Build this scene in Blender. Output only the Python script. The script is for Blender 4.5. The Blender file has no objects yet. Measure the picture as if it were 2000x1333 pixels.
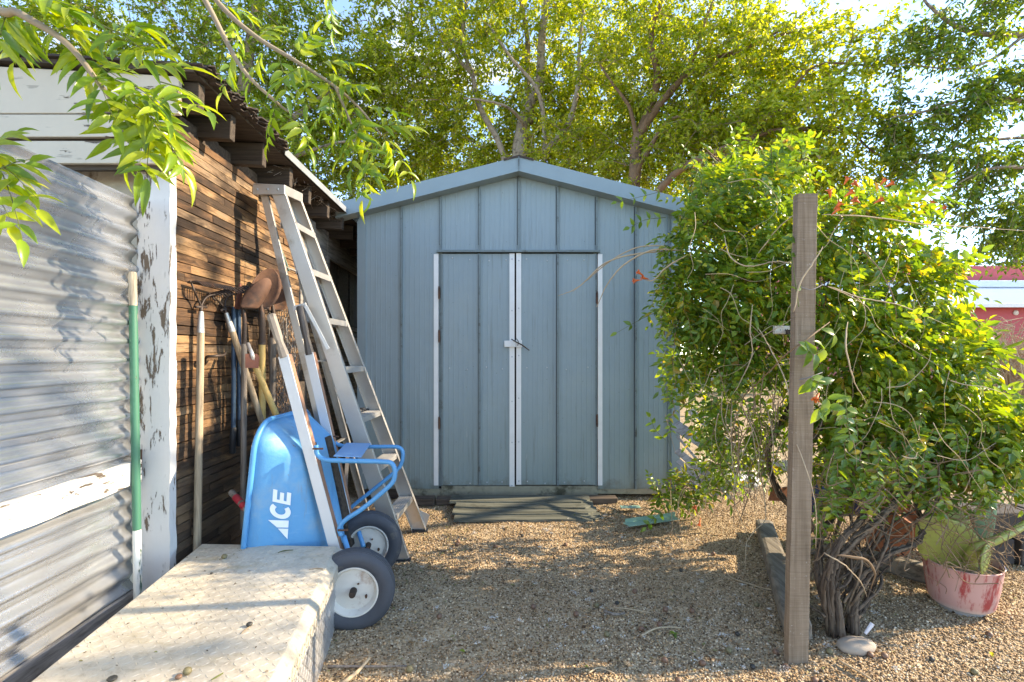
import bpy, math, random
import numpy as np
from mathutils import Vector, Matrix

random.seed(7)
rng = np.random.default_rng(11)
SC = bpy.context.scene
COL = SC.collection
CAMH, HOR, F = 1.14, 692.0, 1000.0          # camera height, horizon row and focal length in photo pixels
V = lambda *a: np.array(a, dtype=float)

def P(px, py, d):
    """world point seen at photo pixel px,py at distance d in front of the lens"""
    return V((px - 1000.0) / F * d, d, CAMH - (py - HOR) / F * d)

def gh(x, y):
    """height of the gravel"""
    x = np.asarray(x, float); y = np.asarray(y, float)
    f = np.exp(-((x - .8) ** 2 + (y - 2.6) ** 2) / 18.0)
    return f * (.010 * np.sin(2.1 * x + 1.3 * y) + .007 * np.sin(5.3 * x - 3.9 * y + 1) + .004 * np.sin(11 * x + 9 * y + 2)
                + .003 * np.sin(19 * x - 23 * y)) - .004

# ------------------------------------------------------------------ mesh helpers
def unit(v):
    v = np.asarray(v, float); n = np.linalg.norm(v)
    return v / n if n > 1e-12 else V(0, 0, 1)

def spline(pts, n=8):
    p = np.asarray(pts, float)
    if len(p) < 3: return np.array([p[0] + (p[-1] - p[0]) * t for t in np.linspace(0, 1, n + 1)])
    q = np.vstack([2 * p[0] - p[1], p, 2 * p[-1] - p[-2]])
    out = []
    for i in range(1, len(q) - 2):
        for t in np.linspace(0, 1, n, endpoint=False):
            a, b, c, d = q[i - 1], q[i], q[i + 1], q[i + 2]
            out.append(.5 * ((2 * b) + (-a + c) * t + (2 * a - 5 * b + 4 * c - d) * t * t + (-a + 3 * b - 3 * c + d) * t ** 3))
    out.append(p[-1])
    return np.array(out)

class MB:
    def __init__(s): s.v = []; s.f = []; s.n = 0
    def add(s, verts, faces):
        verts = np.asarray(verts, float)
        s.v.append(verts); s.f += [tuple(int(i) + s.n for i in f) for f in faces]; s.n += len(verts); return s
    def obox(s, c, ax, ay, az):
        """box by centre and three half-axis vectors"""
        c, ax, ay, az = map(lambda q: np.asarray(q, float), (c, ax, ay, az))
        vs = [c + i * ax + j * ay + k * az for i in (-1, 1) for j in (-1, 1) for k in (-1, 1)]
        fs = [(0, 1, 3, 2), (4, 6, 7, 5), (0, 4, 5, 1), (2, 3, 7, 6), (0, 2, 6, 4), (1, 5, 7, 3)]
        if np.dot(np.cross(ax, ay), az) < 0: fs = [f[::-1] for f in fs]
        return s.add(vs, fs)
    def box(s, x0, x1, y0, y1, z0, z1):
        return s.obox(V((x0 + x1) / 2, (y0 + y1) / 2, (z0 + z1) / 2), V(abs(x1 - x0) / 2, 0, 0), V(0, abs(y1 - y0) / 2, 0), V(0, 0, abs(z1 - z0) / 2))
    def beam(s, p0, p1, side, w, h):
        """bar from p0 to p1, w wide along 'side' and h thick"""
        p0, p1 = np.asarray(p0, float), np.asarray(p1, float)
        d = p1 - p0; u = unit(d); sd = np.asarray(side, float); sd = unit(sd - u * np.dot(sd, u)); t = np.cross(u, sd)
        return s.obox((p0 + p1) / 2, d / 2, sd * w / 2, t * h / 2)
    def prism(s, poly, off):
        """closed polygon (3-D points) pushed along off"""
        p = np.asarray(poly, float); n = len(p); q = p + np.asarray(off, float)
        fs = [tuple(range(n))[::-1], tuple(range(n, 2 * n))] + [(i, (i + 1) % n, n + (i + 1) % n, n + i) for i in range(n)]
        return s.add(np.vstack([p, q]), fs)
    def tube(s, pts, r, seg=6, cap=True, flat=1.0, closed=False):
        p = np.asarray(pts, float); n = len(p)
        r = np.full(n, r, float) if np.isscalar(r) else np.asarray(r, float)
        if len(r) != n: r = np.interp(np.linspace(0, 1, n), np.linspace(0, 1, len(r)), r)
        t = np.gradient(p, axis=0)
        if closed: t = np.roll(p, -1, 0) - np.roll(p, 1, 0)
        t /= np.maximum(np.linalg.norm(t, axis=1), 1e-9)[:, None]
        a = V(0, 0, 1) if abs(t[0][2]) < .9 else V(1, 0, 0)
        nrm = unit(np.cross(t[0], a)); vs = []
        an = np.linspace(0, 2 * math.pi, seg, endpoint=False)
        for i in range(n):
            nrm = unit(nrm - t[i] * np.dot(nrm, t[i])); b = np.cross(t[i], nrm)
            vs.append(p[i] + r[i] * (np.cos(an)[:, None] * nrm + flat * np.sin(an)[:, None] * b))
        fs = []
        for i in range(n if closed else n - 1):
            i2 = (i + 1) % n
            for k in range(seg): fs.append((i * seg + k, i * seg + (k + 1) % seg, i2 * seg + (k + 1) % seg, i2 * seg + k))
        if cap and not closed: fs += [tuple(range(seg))[::-1], tuple(range((n - 1) * seg, n * seg))]
        return s.add(np.vstack(vs), fs)
    def lathe(s, prof, o, axis, seg=32):
        """profile [(radius, height)] turned about axis through o"""
        ax = unit(axis); a = V(0, 0, 1) if abs(ax[2]) < .9 else V(1, 0, 0)
        u = unit(np.cross(ax, a)); w = np.cross(ax, u); vs = []; n = len(prof)
        an = np.linspace(0, 2 * math.pi, seg, endpoint=False)
        for r, h in prof: vs.append(np.asarray(o, float) + ax * h + r * (np.cos(an)[:, None] * u + np.sin(an)[:, None] * w))
        fs = [(i * seg + k, i * seg + (k + 1) % seg, (i + 1) * seg + (k + 1) % seg, (i + 1) * seg + k) for i in range(n - 1) for k in range(seg)]
        return s.add(np.vstack(vs), fs)
    def grid(s, pts):
        """pts[i][j] -> quads"""
        p = np.asarray(pts, float); a, b = p.shape[:2]
        return s.add(p.reshape(-1, 3), [(i * b + j, (i + 1) * b + j, (i + 1) * b + j + 1, i * b + j + 1) for i in range(a - 1) for j in range(b - 1)])
    def ellipsoid(s, c, ax, ay, az, nu=14, nv=8, jit=0):
        c = np.asarray(c, float); vs = []
        for i in range(nv + 1):
            th = math.pi * i / nv
            for k in range(nu):
                ph = 2 * math.pi * k / nu
                q = 1 + (random.uniform(-jit, jit) if 0 < i < nv else 0)
                vs.append(c + q * (np.asarray(ax) * math.sin(th) * math.cos(ph) + np.asarray(ay) * math.sin(th) * math.sin(ph) + np.asarray(az) * math.cos(th)))
        return s.add(vs, [(i * nu + k, (i + 1) * nu + k, (i + 1) * nu + (k + 1) % nu, i * nu + (k + 1) % nu) for i in range(nv) for k in range(nu)])
    def build(s, name, m, parent=None, smooth=False, bevel=0, auto=None, solid=0):
        me = bpy.data.meshes.new(name)
        vs = np.vstack(s.v) - wloc(parent)
        me.from_pydata(vs.tolist(), [], s.f); me.validate(); me.update()
        return finish(name, me, m, parent, smooth, bevel, auto, solid)

def wloc(o):
    l = V(0, 0, 0)
    while o is not None: l = l + np.array(o.location); o = o.parent
    return l

def finish(name, me, m, parent=None, smooth=False, bevel=0, auto=None, solid=0):
    o = bpy.data.objects.new(name, me); COL.objects.link(o)
    if m is not None: me.materials.append(m)
    if parent is not None: o.parent = parent
    if smooth or auto: me.polygons.foreach_set('use_smooth', [True] * len(me.polygons))
    if auto:
        me.set_sharp_from_angle(angle=math.radians(auto))
    if solid:
        md = o.modifiers.new('solid', 'SOLIDIFY'); md.thickness = solid; md.offset = 0
    if bevel:
        md = o.modifiers.new('bevel', 'BEVEL'); md.width = bevel; md.segments = 2; md.limit_method = 'ANGLE'; md.angle_limit = math.radians(40)
    return o

def big_mesh(name, verts, quads, m, parent=None, smooth=False):
    """numpy arrays to a mesh of quads (n x 4) or tris (n x 3)"""
    me = bpy.data.meshes.new(name); verts = verts - wloc(parent)
    k = quads.shape[1]
    me.vertices.add(len(verts)); me.vertices.foreach_set('co', verts.astype(np.float32).ravel())
    me.loops.add(quads.size); me.loops.foreach_set('vertex_index', quads.astype(np.int32).ravel())
    me.polygons.add(len(quads)); me.polygons.foreach_set('loop_start', np.arange(0, quads.size, k, dtype=np.int32))
    me.update(calc_edges=True)
    return finish(name, me, m, parent, smooth)

def thing(name, label, cat, loc=(0, 0, 0), group=None):
    o = bpy.data.objects.new(name, None); COL.objects.link(o); o.location = tuple(float(q) for q in loc)
    o.empty_display_size = .1
    return tag(o, label, cat, group)

def tag(o, label, cat, group=None):
    o['label'] = label; o['category'] = cat
    if group: o['group'] = group
    return o

def kind(o, k): o['kind'] = k; return o

# ------------------------------------------------------------------ leaves
T_S = (np.array([[0, 0, 0], [.32, -.5, .10], [.70, -.36, .04], [1, 0, -.14], [.70, .36, .04], [.32, .5, .10]]),
       np.array([[0, 1, 2, 3], [0, 3, 4, 5]]))
def _long_leaf():
    xs = [0, .12, .32, .55, .78, 1]; ws = [0, .30, .5, .46, .27, 0]; zs = [0, .0, -.01, -.05, -.13, -.26]
    vs = []; fs = []
    for x, w, z in zip(xs, ws, zs): vs += [[x, -w, z + .16 * w], [x, 0, z], [x, w, z + .16 * w]]
    for i in range(5): fs += [[3 * i, 3 * i + 3, 3 * i + 4, 3 * i + 1], [3 * i + 1, 3 * i + 4, 3 * i + 5, 3 * i + 2]]
    return np.array(vs, float), np.array(fs)
T_L = _long_leaf()

def leaves(name, pos, d, nrm, L, W, m, parent=None, tmpl=T_S, sickle=0.0, smooth=False):
    pos, d, nrm = np.asarray(pos), np.asarray(d), np.asarray(nrm)
    d = d / np.maximum(np.linalg.norm(d, axis=1), 1e-9)[:, None]
    s = np.cross(nrm, d); s /= np.maximum(np.linalg.norm(s, axis=1), 1e-9)[:, None]
    n = np.cross(d, s); t, q = tmpl; N = len(pos)
    L = np.broadcast_to(L, (N,)); W = np.broadcast_to(W, (N,)); sk = np.broadcast_to(sickle, (N,))
    tx, ty, tz = t[:, 0], t[:, 1], t[:, 2]
    v = (pos[:, None, :] + (L[:, None] * tx)[..., None] * d[:, None, :]
         + (W[:, None] * ty + (L * sk)[:, None] * tx * tx)[..., None] * s[:, None, :] + (L[:, None] * tz)[..., None] * n[:, None, :])
    f = (np.arange(N)[:, None, None] * len(t) + q[None]).reshape(-1, 4)
    return big_mesh(name, v.reshape(-1, 3), f, m, parent, smooth)

def rdir(n, zmul=1.0):
    d = rng.normal(size=(n, 3)); d[:, 2] *= zmul
    return d / np.linalg.norm(d, axis=1)[:, None]
# ------------------------------------------------------------------ materials
def lin(*c):
    """sRGB 0-255 -> linear"""
    return tuple(((x / 255) / 12.92 if x / 255 <= .04045 else ((x / 255 + .055) / 1.055) ** 2.4) for x in c)

class NT:
    def __init__(s, name):
        s.m = bpy.data.materials.new(name); s.m.use_nodes = True; s.t = s.m.node_tree; s.t.nodes.clear()
        s.out = s.n('ShaderNodeOutputMaterial')
    def n(s, k, **kw):
        o = s.t.nodes.new(k)
        for a, b in kw.items():
            if hasattr(o, a): setattr(o, a, b)
            else: s.set(o, a, b)
        return o
    def set(s, o, i, val):
        i = i.replace('_', ' ') if isinstance(i, str) else i
        sock = o.inputs[i]
        if isinstance(val, bpy.types.NodeSocket): s.t.links.new(val, sock)
        elif isinstance(val, (tuple, list)) and len(val) == 3 and sock.type == 'RGBA': sock.default_value = (*val, 1)
        else: sock.default_value = val
    def coord(s, which='Object'):
        return s.n('ShaderNodeTexCoord').outputs[which]
    def mapv(s, vec, scale, rot=(0, 0, 0)):
        o = s.n('ShaderNodeMapping'); s.set(o, 'Vector', vec); o.inputs['Scale'].default_value = scale; o.inputs['Rotation'].default_value = rot
        return o.outputs[0]
    def noise(s, vec, scale=5, detail=4, rough=.55, dist=0):
        o = s.n('ShaderNodeTexNoise'); s.set(o, 'Vector', vec)
        for k, v in (('Scale', scale), ('Detail', detail), ('Roughness', rough), ('Distortion', dist)): o.inputs[k].default_value = v
        return o.outputs[0]
    def voro(s, vec, scale, out='Color', feature='F1'):
        o = s.n('ShaderNodeTexVoronoi'); o.feature = feature; s.set(o, 'Vector', vec); o.inputs['Scale'].default_value = scale
        return o.outputs[out]
    def ramp(s, fac, stops, interp='LINEAR'):
        o = s.n('ShaderNodeValToRGB'); s.set(o, 'Fac', fac); e = o.color_ramp.elements; o.color_ramp.interpolation = interp
        while len(e) < len(stops): e.new(.5)
        for k, (p, c) in zip(e, stops):
            k.position = p; k.color = (*(c if not np.isscalar(c) else (c, c, c)), 1)
        return o.outputs[0]
    def mix(s, fac, a, b, mode='MIX'):
        o = s.n('ShaderNodeMix'); o.data_type = 'RGBA'; o.blend_type = mode
        for i, v in ((0, fac), (6, a), (7, b)):
            if isinstance(v, bpy.types.NodeSocket): s.t.links.new(v, o.inputs[i])
            else: o.inputs[i].default_value = (*v, 1) if i > 0 else v
        return o.outputs[2]
    def math(s, op, a, b=0.0):
        o = s.n('ShaderNodeMath'); o.operation = op
        for i, v in ((0, a), (1, b)):
            if isinstance(v, bpy.types.NodeSocket): s.t.links.new(v, o.inputs[i])
            else: o.inputs[i].default_value = v
        return o.outputs[0]
    def bump(s, h, dist=.01, strength=1.0):
        o = s.n('ShaderNodeBump'); s.set(o, 'Height', h); o.inputs['Distance'].default_value = dist; o.inputs['Strength'].default_value = strength
        return o.outputs[0]
    def island(s): return s.n('ShaderNodeNewGeometry').outputs['Random Per Island']
    def pbsdf(s, col, rough=.6, metal=0.0, normal=None, spec=None):
        o = s.n('ShaderNodeBsdfPrincipled'); s.set(o, 'Base Color', col); s.set(o, 'Roughness', rough); s.set(o, 'Metallic', metal)
        if normal is not None: s.set(o, 'Normal', normal)
        if spec is not None: s.set(o, 'Specular IOR Level', spec)
        s.t.links.new(o.outputs[0], s.out.inputs[0]); return o
    def sep(s, vec): 
        o = s.n('ShaderNodeSeparateXYZ'); s.set(o, 0, vec); return o.outputs

MATS = {}
def leaf_mat(name, stops, trans=.4, rough=.45, tcol=1.5, spec=.4):
    t = NT(name); c = t.ramp(t.island(), stops)
    nz = t.noise(t.coord(), 1.3, 2)
    c = t.mix(t.math('MULTIPLY', nz, .45), c, tuple(.6 * q for q in stops[0][1]))
    p = t.pbsdf(c, rough, spec=spec)
    tr = t.n('ShaderNodeBsdfTranslucent'); t.set(tr, 'Color', t.mix(1.0, c, (tcol * 1.15, tcol, .35 * tcol), 'MULTIPLY'))
    mx = t.n('ShaderNodeMixShader'); mx.inputs[0].default_value = trans
    t.t.links.new(p.outputs[0], mx.inputs[1]); t.t.links.new(tr.outputs[0], mx.inputs[2]); t.t.links.new(mx.outputs[0], t.out.inputs[0])
    return t.m

def plain(name, col, rough=.6, metal=0.0, var=.25, scale=20, dirt=None, bumpd=0.0, spec=None):
    """one colour with uneven wear, and dirt of its own shape"""
    t = NT(name); co = t.coord(); n1 = t.noise(co, scale, 5, .6)
    c = t.mix(n1, tuple(q * (1 - var) for q in col), tuple(min(1, q * (1 + var)) for q in col))
    if dirt:
        n2 = t.noise(co, scale * .35, 8, .7)
        c = t.mix(t.ramp(n2, [(dirt[1], 0), (dirt[1] + .12, 1)]), c, dirt[0])
    nr = t.bump(n1, bumpd) if bumpd else None
    r = t.math('ADD', t.math('MULTIPLY', n1, .2), rough - .1)
    t.pbsdf(c, r, metal, nr, spec); return t.m

def wood(name, stops, axis=1, grain=60, bumpd=.002, island=.7, rough=.8, stain=None):
    """timber: per-piece colour, stretched grain along an axis"""
    t = NT(name); co = t.coord(); sc = [grain] * 3; sc[axis] = grain * .06
    isl = t.island()
    off = t.n('ShaderNodeVectorMath'); off.operation = 'ADD'; t.set(off, 0, t.mapv(co, tuple(sc)))
    cx = t.n('ShaderNodeCombineXYZ'); m = t.math('MULTIPLY', isl, 137.0)
    for i in range(3): t.set(cx, i, m)
    t.set(off, 1, cx.outputs[0])
    g = t.noise(off.outputs[0], 1.0, 6, .65, .6)
    big = t.noise(co, 3.0, 3)
    f = t.math('ADD', t.math('MULTIPLY', isl, island), t.math('MULTIPLY', g, 1 - island))
    f = t.math('ADD', t.math('MULTIPLY', f, .8), t.math('MULTIPLY', big, .2))
    c = t.ramp(f, stops)
    dk = t.ramp(g, [(.30, (.28, .26, .25)), (.55, (1, 1, 1))])
    c = t.mix(.85, c, dk, 'MULTIPLY')
    if stain: c = t.mix(t.ramp(t.noise(co, stain[1], 6, .7), [(.55, 0), (.72, 1)]), c, stain[0])
    t.pbsdf(c, rough, 0, t.bump(g, bumpd), .25); return t.m

def peeling(name, paint, under, thr=.60, scale=9, axis=2, rough=.55):
    """old paint flaking off timber"""
    t = NT(name); co = t.coord(); sc = [scale * 3] * 3; sc[axis] = scale * .55
    a = t.noise(t.mapv(co, tuple(sc)), 1, 9, .72, .3); b = t.noise(co, 2.2, 3)
    m = t.math('ADD', t.math('MULTIPLY', a, .72), t.math('MULTIPLY', b, .28))
    k = t.ramp(m, [(thr, 0), (thr + .012, 1)])
    gs = [90] * 3; gs[axis] = 6
    g = t.noise(t.mapv(co, tuple(gs)), 1, 5)
    u = t.mix(g, tuple(q * .4 for q in under), under)
    pv = t.mix(t.noise(co, 6, 6, .7), tuple(q * .80 for q in paint), paint)
    hair = t.ramp(t.noise(t.mapv(co, tuple([q * 2.2 for q in sc])), 1, 4, .5), [(.30, .45), (.36, 1.0)])
    pv = t.mix(.6, pv, hair, 'MULTIPLY')
    h = t.math('ADD', t.math('MULTIPLY', t.math('SUBTRACT', 1.0, k), .6), t.math('MULTIPLY', g, .25))
    t.pbsdf(t.mix(k, pv, u), rough, 0, t.bump(h, .003)); return t.m

def galv(name, base=(.60, .62, .64), rough=.36, metal=.9, spang=30, dirt=.0):
    t = NT(name); co = t.coord(); v = t.voro(co, spang, 'Color'); n = t.noise(co, 2.5, 6, .65)
    st = t.noise(t.mapv(co, (7, .8, 7)), 1, 6, .6)
    c = t.mix(t.math('MULTIPLY', v, .25), base, tuple(q * .72 for q in base))
    c = t.mix(t.ramp(n, [(.42, 0), (.75, .5)]), c, (.34, .32, .28))
    if dirt: c = t.mix(t.ramp(st, [(.55, 0), (.8, dirt)]), c, (.23, .20, .16))
    r = t.math('ADD', rough - .08, t.math('MULTIPLY', n, .22))
    t.pbsdf(c, r, metal, t.bump(st, .0012, .3)); return t.m

# shed paint
t = NT('shed_paint'); co = t.coord(); n = t.noise(co, 3, 6, .65); st = t.noise(t.mapv(co, (26, 26, 1.3)), 1, 7, .68)
c = t.mix(n, (.185, .252, .280), (.240, .312, .335))
sx = t.sep(co)
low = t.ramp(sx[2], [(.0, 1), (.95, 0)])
c = t.mix(t.math('MULTIPLY', low, .55), c, (.175, .235, .205))  # green bounce light painted into the lower part of the walls
c = t.mix(t.ramp(st, [(.56, 0), (.76, .6)]), c, (.085, .10, .09))
mud = t.math('SUBTRACT', t.math('ADD', .16, t.math('MULTIPLY', t.math('SUBTRACT', t.noise(co, 9, 7, .7), .5), .5)), sx[2]); c = t.mix(t.ramp(mud, [(.0, 0), (.12, .65)]), c, (.12, .105, .075))
fad = t.noise(co, 1.4, 4, .6); c = t.mix(t.ramp(fad, [(.5, 0), (.72, .35)]), c, (.27, .33, .335))
scr = t.noise(t.mapv(co, (90, 90, 7), (0, .5, 0)), 1, 3, .5); c = t.mix(t.ramp(scr, [(.70, 0), (.74, .5)]), c, (.33, .37, .37))
sp = t.voro(co, 17, 'Distance'); c = t.mix(t.ramp(sp, [(.03, .8), (.05, 0)]), c, (.05, .05, .045))
dn = t.noise(co, 2.6, 3, .5); t.pbsdf(c, t.math('ADD', .34, t.math('MULTIPLY', n, .22)), 0.0, t.bump(dn, .022, .7), .5); MATS['shed'] = t.m
# shadow line beside each seam, painted as a dark strip
MATS['seam_shade'] = plain('seam_shadow', (.055, .07, .07), .7, 0, .5, 40)
MATS['shed_seam'] = plain('shed_seam', (.13, .175, .185), .5, 0, .3, 30, ((.05, .055, .045), .55))
MATS['shed_trim'] = plain('shed_trim', (.19, .255, .28), .42, 0, .12, 6)
MATS['white_strip'] = plain('white_strip', (.66, .67, .66), .45, 0, .12, 14, ((.25, .22, .18), .66))
MATS['sill'] = plain('sill', (.27, .25, .18), .85, 0, .4, 14, ((.07, .065, .04), .52), .004)
MATS['dark'] = plain('dark_inside', (.02, .02, .02), .9)
MATS['rust'] = plain('rust', (.115, .055, .032), .8, .2, .5, 35, ((.05, .028, .02), .52), .002)
MATS['rust_hoe'] = plain('rust_hoe', (.17, .062, .04), .75, .1, .35, 30, ((.06, .03, .025), .6), .002)
MATS['steel_dark'] = plain('steel_dark', (.06, .045, .038), .6, .6, .4, 40, ((.12, .06, .035), .55), .001)
MATS['blue'] = plain('blue_paint', (.060, .275, .53), .42, 0, .2, 7, ((.20, .24, .28), .62), .0015)
t = NT('blue_paint_worn'); co = t.coord(); a = t.noise(co, 5, 6, .65); b = t.noise(t.mapv(co, (8, 8, 60), (.2, .4, 0)), 1, 6, .7); d = t.noise(co, 26, 5, .7)
c = t.mix(a, (.050, .255, .50), (.095, .345, .58)); c = t.mix(t.ramp(b, [(.60, 0), (.70, .45)]), c, (.19, .38, .60)); c = t.mix(t.ramp(d, [(.66, 0), (.70, .8)]), c, (.20, .13, .08)); c = t.mix(t.ramp(a, [(.52, 0), (.70, .5)]), c, (.27, .36, .42)); dr = t.noise(t.mapv(co, (22, 22, 3)), 1, 6, .7); c = t.mix(t.ramp(dr, [(.58, 0), (.72, .5)]), c, (.20, .19, .16))
t.pbsdf(c, t.math('ADD', .36, t.math('MULTIPLY', b, .25)), 0, t.bump(a, .006)); MATS['blue_worn'] = t.m
MATS['blue_plate'] = plain('blue_plate', (.14, .33, .58), .5, 0, .12, 9, ((.3, .3, .27), .66))
MATS['blue_dark'] = plain('blue_dark', (.035, .075, .13), .5, .3, .3, 30)
MATS['rubber'] = plain('rubber', (.022, .024, .028), .6, 0, .35, 25, ((.06, .056, .05), .60), .001)
MATS['tyre'] = plain('tyre_rubber', (.050, .055, .066), .7, 0, .3, 18, ((.13, .115, .095), .60), .0008)
MATS['grip'] = plain('grip', (.055, .05, .048), .65, 0, .4, 22, ((.22, .21, .2), .58))
MATS['grip_pale'] = plain('grip_pale', (.22, .19, .16), .7, 0, .4, 22, ((.07, .06, .05), .52))
MATS['rim'] = plain('rim_paint', (.60, .57, .51), .45, 0, .15, 12, ((.27, .14, .08), .60))
MATS['alu'] = plain('aluminium', (.50, .475, .44), .40, .70, .22, 5, ((.27, .22, .17), .58))
MATS['alu_step'] = plain('aluminium_step', (.47, .46, .44), .42, .65, .16, 18, ((.3, .26, .2), .6))
MATS['galv'] = galv('galvanised_iron', (.64, .665, .70), rough=.24, metal=.86, spang=22)
MATS['galv_handle'] = plain('galvanised_handle', (.56, .58, .60), .45, .45, .15, 6, ((.30, .17, .07), .66))
MATS['rust_edge'] = plain('rusty_edge', (.30, .16, .10), .8, 0, .35, 25)
MATS['drip'] = plain('drip_edge', (.42, .45, .47), .4, .6, .2, 8)
MATS['board_white'] = peeling('old_white_board', (.60, .53, .42), (.17, .12, .08), .575, 7, 0, .6)
MATS['stucco'] = plain('stucco', (.47, .42, .33), .9, 0, .2, 18, ((.16, .11, .07), .56), .01)
MATS['post_white'] = peeling('peeling_white_post', (.60, .60, .59), (.17, .125, .09), .548, 8, 2, .55)
MATS['rail_white'] = peeling('peeling_white_rail', (.60, .585, .55), (.15, .11, .08), .525, 8, 1, .6)
t = NT('burnt_planks'); co = t.coord(); isl = t.island()
cx = t.n('ShaderNodeCombineXYZ'); mm_ = t.math('MULTIPLY', isl, 91.0)
for i in range(3): t.set(cx, i, mm_)
of = t.n('ShaderNodeVectorMath'); of.operation = 'ADD'; t.set(of, 0, t.mapv(co, (60, 5, 60))); t.set(of, 1, cx.outputs[0])
g = t.noise(of.outputs[0], 1.0, 7, .66, 1.1)
of2 = t.n('ShaderNodeVectorMath'); of2.operation = 'ADD'; t.set(of2, 0, t.mapv(co, (14, 3.2, 14))); t.set(of2, 1, cx.outputs[0])
kn = t.noise(of2.outputs[0], 1.0, 5, .6, .5)
big = t.noise(co, 2.1, 5, .6)
f = t.math('ADD', t.math('MULTIPLY', isl, .55), t.math('MULTIPLY', kn, .75)); f = t.math('SUBTRACT', f, .15)
c = t.ramp(f, [(.18, (.030, .018, .011)), (.34, (.085, .044, .022)), (.49, (.175, .092, .042)), (.64, (.28, .165, .080)), (.80, (.20, .135, .085)), (.95, (.40, .26, .13))])
burn = t.ramp(t.math('ADD', t.math('MULTIPLY', kn, .48), t.math('MULTIPLY', big, .52)), [(.44, .93), (.535, 0)])
c = t.mix(burn, c, (.034, .020, .012))
c = t.mix(.9, c, t.ramp(g, [(.32, (.30, .25, .21)), (.52, (1, 1, 1))]), 'MULTIPLY')
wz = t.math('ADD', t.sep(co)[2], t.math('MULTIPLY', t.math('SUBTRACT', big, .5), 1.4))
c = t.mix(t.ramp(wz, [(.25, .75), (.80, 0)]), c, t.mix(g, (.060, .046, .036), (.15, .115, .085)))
t.pbsdf(c, .72, 0, t.bump(g, .004), .3); MATS['burnt'] = t.m
MATS['grey_wood'] = wood('grey_wood', [(.15, (.14, .125, .11)), (.5, (.30, .275, .25)), (.9, (.48, .45, .41))], 1, 50, .003, .5)
MATS['dark_wood'] = wood('dark_wood', [(.1, (.03, .024, .02)), (.5, (.075, .058, .045)), (.9, (.14, .11, .085))], 0, 50, .003, .5)
MATS['roofing'] = plain('tar_roofing', (.045, .032, .026), .9, 0, .5, 30, ((.10, .07, .05), .55), .006)
t = NT('post_wood'); co = t.coord(); g = t.noise(t.mapv(co, (70, 70, 3)), 1, 6, .65, .3); saw = t.noise(t.mapv(co, (5, 5, 160)), 1, 4, .6); bg_ = t.noise(co, 3.5, 4); z_ = t.sep(co)[2]
c = t.ramp(t.math('ADD', t.math('MULTIPLY', g, .6), t.math('MULTIPLY', bg_, .4)), [(.30, (.13, .092, .060)), (.5, (.235, .172, .118)), (.70, (.33, .255, .185))])
c = t.mix(.45, c, t.ramp(saw, [(.36, (.66, .62, .58)), (.56, (1, 1, 1))]), 'MULTIPLY')
c = t.mix(t.ramp(t.math('ADD', z_, t.math('MULTIPLY', t.math('SUBTRACT', bg_, .5), .5)), [(1.15, 0), (1.6, .7)]), c, (.085, .062, .047))
c = t.mix(t.ramp(t.noise(co, 60, 3, .6), [(.66, 0), (.72, .4)]), c, (.42, .38, .33))
ck = t.noise(t.mapv(co, (34, 34, 1.6)), 1, 5, .55, .2); c = t.mix(t.ramp(ck, [(.30, .85), (.335, 0)]), c, (.035, .025, .018))
t.pbsdf(c, .9, 0, t.bump(t.math('ADD', g, saw), .0025), .2); MATS['post_wood'] = t.m
MATS['handle_wood'] = wood('handle_wood', [(.1, (.20, .15, .10)), (.5, (.36, .28, .19)), (.9, (.48, .39, .28))], 2, 55, .001, .2)
MATS['handle_grey'] = wood('handle_grey', [(.1, (.12, .10, .085)), (.5, (.24, .20, .165)), (.9, (.34, .29, .24))], 2, 55, .001, .2)
MATS['handle_yellow'] = plain('yellow_handle', (.44, .30, .105), .5, 0, .25, 25, ((.36, .28, .18), .56))
MATS['handle_green'] = peeling('green_handle', (.035, .155, .095), (.40, .36, .29), .55, 6, 2, .5)
MATS['handle_worn'] = peeling('worn_handle', (.62, .64, .60), (.06, .22, .14), .53, 6, 2, .5)
MATS['pale_wood'] = wood('pale_wood', [(.1, (.30, .25, .19)), (.6, (.45, .39, .30)), (.9, (.5, .45, .36))], 2, 60, .001, .2)
MATS['plank'] = wood('mossy_plank', [(.1, (.052, .058, .046)), (.5, (.115, .12, .095)), (.9, (.19, .185, .15))], 0, 40, .004, .35, .9, ((.035, .034, .026), 5))
MATS['timber'] = wood('ground_timber', [(.1, (.05, .038, .03)), (.5, (.11, .085, .065)), (.9, (.17, .14, .11))], 0, 40, .004, .3)
MATS['edging'] = wood('edging_timber', [(.1, (.10, .085, .065)), (.5, (.20, .175, .14)), (.9, (.29, .26, .21))], 1, 30, .003, .2)
MATS['scrap'] = wood('scrap_board', [(.1, (.28, .26, .25)), (.5, (.45, .44, .44)), (.9, (.58, .57, .57))], 0, 30, .002, .6)
MATS['red_paint'] = plain('red_tape', (.40, .03, .045), .45, 0, .2, 30)
MATS['green_metal'] = plain('green_metal', (.24, .40, .32), .5, .1, .2, 10, ((.2, .18, .12), .62))
MATS['bag'] = plain('white_plastic', (.55, .57, .62), .4, 0, .2, 12)
MATS['tarp'] = plain('blue_tarp', (.02, .045, .15), .5, 0, .4, 14)
MATS['rock'] = plain('rock', (.33, .27, .21), .9, 0, .25, 12, ((.19, .15, .12), .6), .006)
MATS['terracotta'] = plain('terracotta', (.27, .10, .05), .85, 0, .35, 14, ((.12, .05, .03), .58))
MATS['block'] = plain('dark_block', (.045, .038, .036), .95, 0, .35, 16, ((.09, .075, .065), .6), .006)
MATS['bark'] = plain('bark', (.30, .235, .17), .95, 0, .5, 30, ((.09, .066, .048), .52), .02)
MATS['bark_brown'] = plain('bark_brown', (.20, .118, .068), .95, 0, .45, 30, ((.06, .035, .022), .55), .02)
MATS['twig'] = plain('twig_bark', (.27, .20, .125), .9, 0, .4, 30)
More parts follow.
